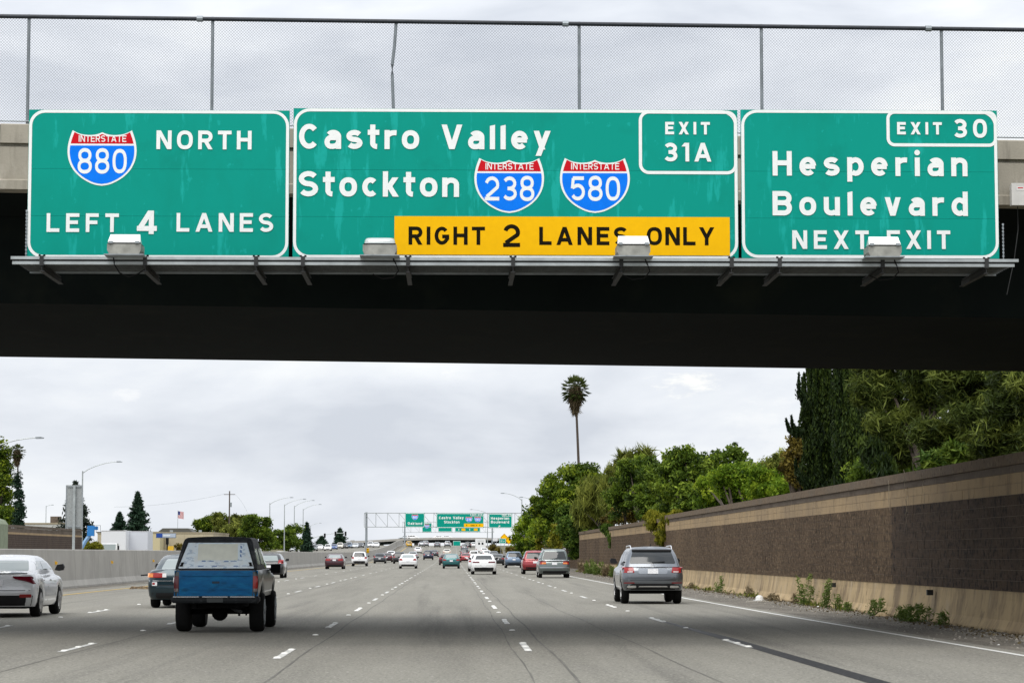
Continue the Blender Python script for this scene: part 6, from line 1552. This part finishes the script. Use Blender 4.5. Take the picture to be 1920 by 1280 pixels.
fan_palm(1086, 880, 1078.5, 729, 300, 30, 'tall thin fan palm rising above the round dark tree', tr=.21, nfr=60)
fan_palm(36, 900, 32, 846, 285, 17, 'fan palm behind the left lamp arm', tr=.12, nfr=40)
tree('ivy_column', 'green ivy cone wrapped round the foot of the left palm', [pblob(33, 905, 3, 25, 284), pblob(35, 940, 5, 28, 284), pblob(38, 972, 8, 24, 284)], 3000, .25, 'conifer', .5, 60, 'vine', 1.5, limbs_=False, part='foliage')
tree('understory_shrub', 'dark shrubbery behind the coping under the narrow-leaved tree', [pblob(1700, 872, 60, 30, 80), pblob(1790, 860, 60, 30, 76), pblob(1880, 840, 60, 40, 71), pblob(1640, 885, 40, 24, 86)], 16000, .12, 'green', .4, 160, 'shrub', 2.0, limbs_=False, part='foliage')
tree('understory_shrub', 'dark undergrowth behind the far coping below the willow and mid green trees', [pblob(1105, 975, 24, 18, 205), pblob(1135, 965, 26, 18, 198), pblob(1175, 955, 26, 20, 188), pblob(1215, 950, 30, 20, 175), pblob(1260, 945, 30, 20, 160), pblob(1310, 942, 34, 20, 148), pblob(1370, 932, 36, 18, 136), pblob(1440, 925, 40, 16, 126)], 16000, .2, 'green', .5, 180, 'shrub', 1.6, limbs_=False, part='foliage')
# -- left side trees
tree('broad_tree', 'large bushy dark green tree at the left edge', [pblob(-4, 848, 15, 20, 300), pblob(-4, 880, 22, 20, 300), pblob(-12, 915, 30, 26, 302), pblob(8, 905, 14, 13, 298), pblob(-4, 950, 30, 24, 300), pblob(8, 968, 20, 14, 298), pblob(-40, 890, 40, 70, 304)], 22000, .32, 'dark', 1.0, 170, elong=1.4, ragged=.3, trunk=.4)
def conifer(px, pyt, pyb, rpx, Y, label, n, m='conifer', tiers=16, droop=.25, leaf=.3, fill=1.0):
    b, t = at(px, pyb, Y), at(px, pyt, Y); z0 = prof(Y)-.14; g = empty('conifer', (b.x, Y, z0), 0, label, 'tree'); H = t.z-z0; zb = max(.8, b.z-z0); Rm = rpx*Y/FPX
    P = []; T_ = []
    mbl = MB()
    for i in range(tiers*5):
        u = ((i+RNG.uniform())/(tiers*5)); z = zb+(H-zb)*u; az_ = i*2.399+RNG.uniform()*.5; ln = Rm*(1-u)**.85*RNG.uniform(.6, 1.12)+.12
        k = int(n/(tiers*5)*(1.5-u)); s = RNG.uniform(0, 1, k)**.75*fill+(1-fill)*RNG.uniform(.4, 1, k)
        x = np.cos(az_)*ln*s; y = np.sin(az_)*ln*s; zz = z-ln*droop*s+.12*ln*s**3; w_ = ln*.14+.04
        P.append(np.stack([x, y, zz], 1)+RNG.normal(size=(k, 3))*np.array([w_, w_, w_*.45])); T_.append(.4+RNG.normal(size=k)*.15+s*.15)
        mbl.tube([(0, 0, z), (math.cos(az_)*ln*.8, math.sin(az_)*ln*.8, z-ln*droop*.8)], .03, 4, .01)
    leaves('crown', np.concatenate(P), leaf, LM[m], g, 2.2, None, np.concatenate(T_)); mbl.build('limb', M_BARK, g)
    MB().tube([(0, 0, 0), (0, 0, H)], .22, 8, .03).build('trunk', M_BARK, g, True)
conifer(140, 903, 1040, 48, 380, 'sparse dark cedar behind the back-turned sign', 6500, 'cedar', 13, .02, .34, .55)
conifer(257.5, 923, 1010, 29, 480, 'taller of the two pointed conifers behind the white trucks', 8000, tiers=20, leaf=.36)
conifer(224, 961, 1010, 20, 482, 'shorter pointed conifer left of the taller one', 4500, tiers=14, leaf=.36)
conifer(575, 980, 1032, 13, 560, 'narrow dark conifer under the tall lamps', 3800, tiers=14, leaf=.36)
conifer(637, 991, 1020, 15, 700, 'conifer behind the right traffic signal heads', 3000, tiers=11, leaf=.45)
conifer(603, 1006, 1022, 15, 700, 'low conifer below the left traffic signal head', 2400, tiers=8, leaf=.45)
tree('oak_tree', 'dark round tree at the left end of the green clump', [pblob(385, 985, 16, 14, 520), pblob(400, 978, 12, 10, 522)], 4500, .42, 'dark', .9, 60)
tree('oak_tree', 'olive green tree behind the pickup under the utility pole', [pblob(425, 983, 26, 18, 515), pblob(415, 975, 14, 8, 515), pblob(448, 985, 16, 16, 518)], 8000, .42, 'olive', .9, 90)
tree('yellow_green_tree', 'yellow green tree just above the camper shell', [pblob(448, 996, 24, 13, 470), pblob(430, 1000, 14, 10, 470), pblob(465, 1002, 14, 10, 470)], 6000, .36, 'olive', .7, 80)
tree('elm_tree', 'full green tree right of the camper shell', [pblob(480, 985, 22, 18, 450), pblob(490, 1005, 18, 22, 450), pblob(470, 978, 12, 10, 452), pblob(500, 1020, 8, 12, 450), pblob(462, 1000, 10, 20, 452)], 9000, .36, 'green', .8, 110)
tree('ash_tree', 'olive tree between the first two tall lamps', [pblob(525, 1008, 15, 18, 520), pblob(548, 1000, 14, 16, 525), pblob(540, 1018, 22, 12, 520), pblob(556, 992, 8, 9, 528)], 8000, .4, 'green', .8, 100, ragged=.5)
tree('yellow_shrub', 'low yellow green shrub left of the white truck cab', [pblob(168, 1026, 12, 8, 340), pblob(182, 1024, 10, 7, 340)], 1500, .3, 'yellow', .4, 30, 'shrub', 1.5, limbs_=False, part='foliage')
tree('dry_shrub', 'dry bush beside the small yellow box', [pblob(338, 1027, 12, 8, 400)], 900, .25, 'rust', .4, 24, 'shrub', 1.5, limbs_=False, part='foliage')
# -- weeds and litter along the right wall
def weed(px, py, hpx, label, m='weed', wide=.12, n=160, leaf=.042):
    Y = FPX*(WX-.42)/(px-847); p = at(px, py, Y); h = hpx*Y/FPX; g = empty('weed', (min(p.x, WX-.3), Y, 0), 0, label, 'weed')
    P = []; T_ = []; mb = MB(); ns = max(2, int(wide/.05))
    for i in range(ns):
        ox, oy = RNG.uniform(-wide, wide)*.7, RNG.uniform(-wide, wide)*2.0; hh = h*RNG.uniform(.55, 1.0) if i else h; lean = RNG.normal(size=2)*.10*hh
        mb.tube([(ox, oy, 0), (ox+lean[0]*.4, oy+lean[1]*.4, hh*.5), (ox+lean[0], oy+lean[1], hh)], .005, 4, .002)
        k = n//ns; u = RNG.uniform(.08, 1, k); r_ = .035+.05*(1-u)
        P.append(np.stack([ox+lean[0]*u, oy+lean[1]*u, hh*u], 1)+RNG.normal(size=(k, 3))*np.stack([r_, r_, r_*.6], 1)); T_.append(.35+.4*u+RNG.normal(size=k)*.15)
    leaves('foliage', np.concatenate(P), leaf, LM[m], g, 2.6, None, np.concatenate(T_)); mb.build('stem', LM['weed'], g)
for a in [(1353, 1113, 32, 'small pointed green weed left of the white dome litter', 'weed', .08), (1343, 1112, 18, 'low weed beside the pointed weed', 'weed', .08), (1402, 1118, 20, 'dry brownish weed left of the white dome litter', 'dry', .15),
          (1511, 1133, 58, 'tallest green weed against the tan wall base', 'weed', .22), (1548, 1138, 55, 'second tallest green weed with two stems', 'weed', .16), (1571, 1139, 28, 'small weed right of the second tallest weed', 'weed', .08),
          (1588, 1141, 18, 'low sprig with a long dry twig above it', 'weed', .08), (1640, 1150, 32, 'bushy green weed left of the broadest weed patch', 'weed', .28), (1722, 1158, 36, 'broadest green weed patch below the drain hole', 'weed', .42),
          (1697, 1154, 24, 'green weed at the left side of the broad patch', 'weed', .2), (1767, 1162, 24, 'single green weed right of the broad patch', 'weed', .10), (1450, 1124, 14, 'dry low weeds right of the white dome litter', 'dry', .2),
          (1485, 1128, 18, 'dry weed left of the tallest weed', 'dry', .12), (1298, 1104, 12, 'dry fringe of weeds just right of the silver suv', 'dry', .2)]:
    weed(a[0], a[1], a[2], a[3], a[4], a[5], n=int(110+1500*a[5]*(a[2]/36)))
for i, (px, m_, h_) in enumerate([(1095, 'dry', 26), (1108, 'weed', 28), (1122, 'weed', 26), (1138, 'dry', 24), (1150, 'weed', 22)]):
    weed(px, 1092, h_, ['tan dry grass tuft behind the minivan at the wall foot', 'green tuft at the wall foot right of the dry tuft', 'green tuft midway between minivan and silver suv', 'dry brush tuft near the silver suv mirror', 'green tuft touching the silver suv mirror'][i], m_, .5, n=1100, leaf=.07)
# leaf litter and gravel along the wall foot
n = 5000; yy = 22+RNG.uniform(0, 1, n)**1.0*150; P = np.stack([WX-.15-np.abs(RNG.normal(size=n))*.42, yy, np.full(n, .012)], 1)
v = []; f = []
lit = leaves('leaf_litter', P, .045, LM['dry'], None, 1.4, None, RNG.uniform(0, .8, n)); lit['kind'] = 'stuff'
n = 9000; P = np.stack([WX-.12-np.abs(RNG.normal(size=n))*.8, 22+RNG.uniform(0, 1, n)*150, np.full(n, .006)], 1)
mb = MB()
for q in P[:4500]:
    s = .008+.018*random.random(); x, y, z = q; mb.add([(x-s, y-s, 0), (x+s, y-s, 0), (x+s, y+s, 0), (x-s, y+s, 0), (x, y, s*1.2)], [(0, 1, 4), (1, 2, 4), (2, 3, 4), (3, 0, 4)])
o = mb.build('gravel', mat('gravel_stone', (.26, .24, .21), .9, var=.5, scale=3)); o['kind'] = 'stuff'
# low grass fringe at the wall foot
n = 5200; yy = 60+RNG.uniform(0, 1, n)*145; keep = np.sin(yy*.9)+np.sin(yy*.37+1)+RNG.normal(size=n)*.5 > .9; yy = yy[keep]; n = len(yy)
fr = leaves('grass_fringe', np.stack([WX-.2-np.abs(RNG.normal(size=n))*.15, yy, RNG.uniform(.0, .10, n)], 1), .06, LM['olive'], None, 3.0, (0, 0, .7), RNG.uniform(0, 1, n)); fr['kind'] = 'stuff'
def litter(px, py, label, build, cat='litter', name='litter'):
    Y = FPX*EYE/(py-1037); p = at(px, py, Y); o = build(); o.location = (p.x, Y, .002); o.name = name; tag(o, label, cat)
M_LIT = mat('white_plastic', (.78, .78, .76), .5)
def dome(): mb = MB(); mb.lathe([(.20, 0), (.20, .02), (.13, .025), (.125, .09), (.10, .14), (.05, .17), (.005, .175)], 16); return mb.build('dome', M_LIT, None, True)
litter(1424, 1125, 'white dome shaped litter lying on a pale board by the wall', dome, name='white_dome')
litter(1424, 1127, 'flat pale board under the white dome', lambda: MB().box(-.38, .30, -.15, .2, 0, .015).build('board', mat('pale_card', (.45, .42, .36), .8)), name='flat_board')
def scrap(m, s, seed):
    rr = random.Random(seed); mb = MB(); P = [(math.cos(t)*s*rr.uniform(.5, 1), math.sin(t)*s*rr.uniform(.5, 1)) for t in [k*.9 for k in range(7)]]
    mb.v = [(a, b, .004) for a, b in P]+[(a*.5, b*.5, s*rr.uniform(.2, .5)) for a, b in P]; n = 7
    mb.f = [(i, (i+1) % n, n+(i+1) % n, n+i) for i in range(n)]+[tuple(range(n, 2*n))]; return mb.build('scrap', m)
M_TANL = mat('tan_cardboard', (.50, .38, .22), .8); M_BLUEL = mat('blue_plastic', (.10, .30, .42), .5)
for i, (px, py, m_, s, lab, nm) in enumerate([(1535, 1137, M_LIT, .07, 'small white scrap by the second tallest weed', 'paper_scrap'), (1622, 1145, M_LIT, .11, 'white crumpled bag left of the bushy weed', 'plastic_bag'),
        (1652, 1154, M_TANL, .20, 'tan cardboard piece below the bushy weed', 'cardboard'), (1673, 1151, M_LIT, .08, 'white scrap beside the tan cardboard', 'paper_scrap'), (1700, 1157, M_TANL, .11, 'pale curled wrapper below the broad weed patch', 'wrapper'),
        (1736, 1164, M_BLUEL, .07, 'blue plastic scrap at the broad weed patch', 'plastic_scrap'), (1757, 1165, M_TANL, .12, 'tan torn card by the single weed', 'cardboard'), (1846, 1178, M_LIT, .13, 'grey stone-like rubble lump near the wall foot', 'rubble'),
        (1873, 1208, M_LIT, .04, 'tiny white scrap on the shoulder near the right edge', 'paper_scrap'), (1466, 1125, M_TANL, .10, 'brown stick litter right of the dome', 'wood_scrap')]):
    litter(px, py, lab, lambda: scrap(m_, s, i), name=nm)
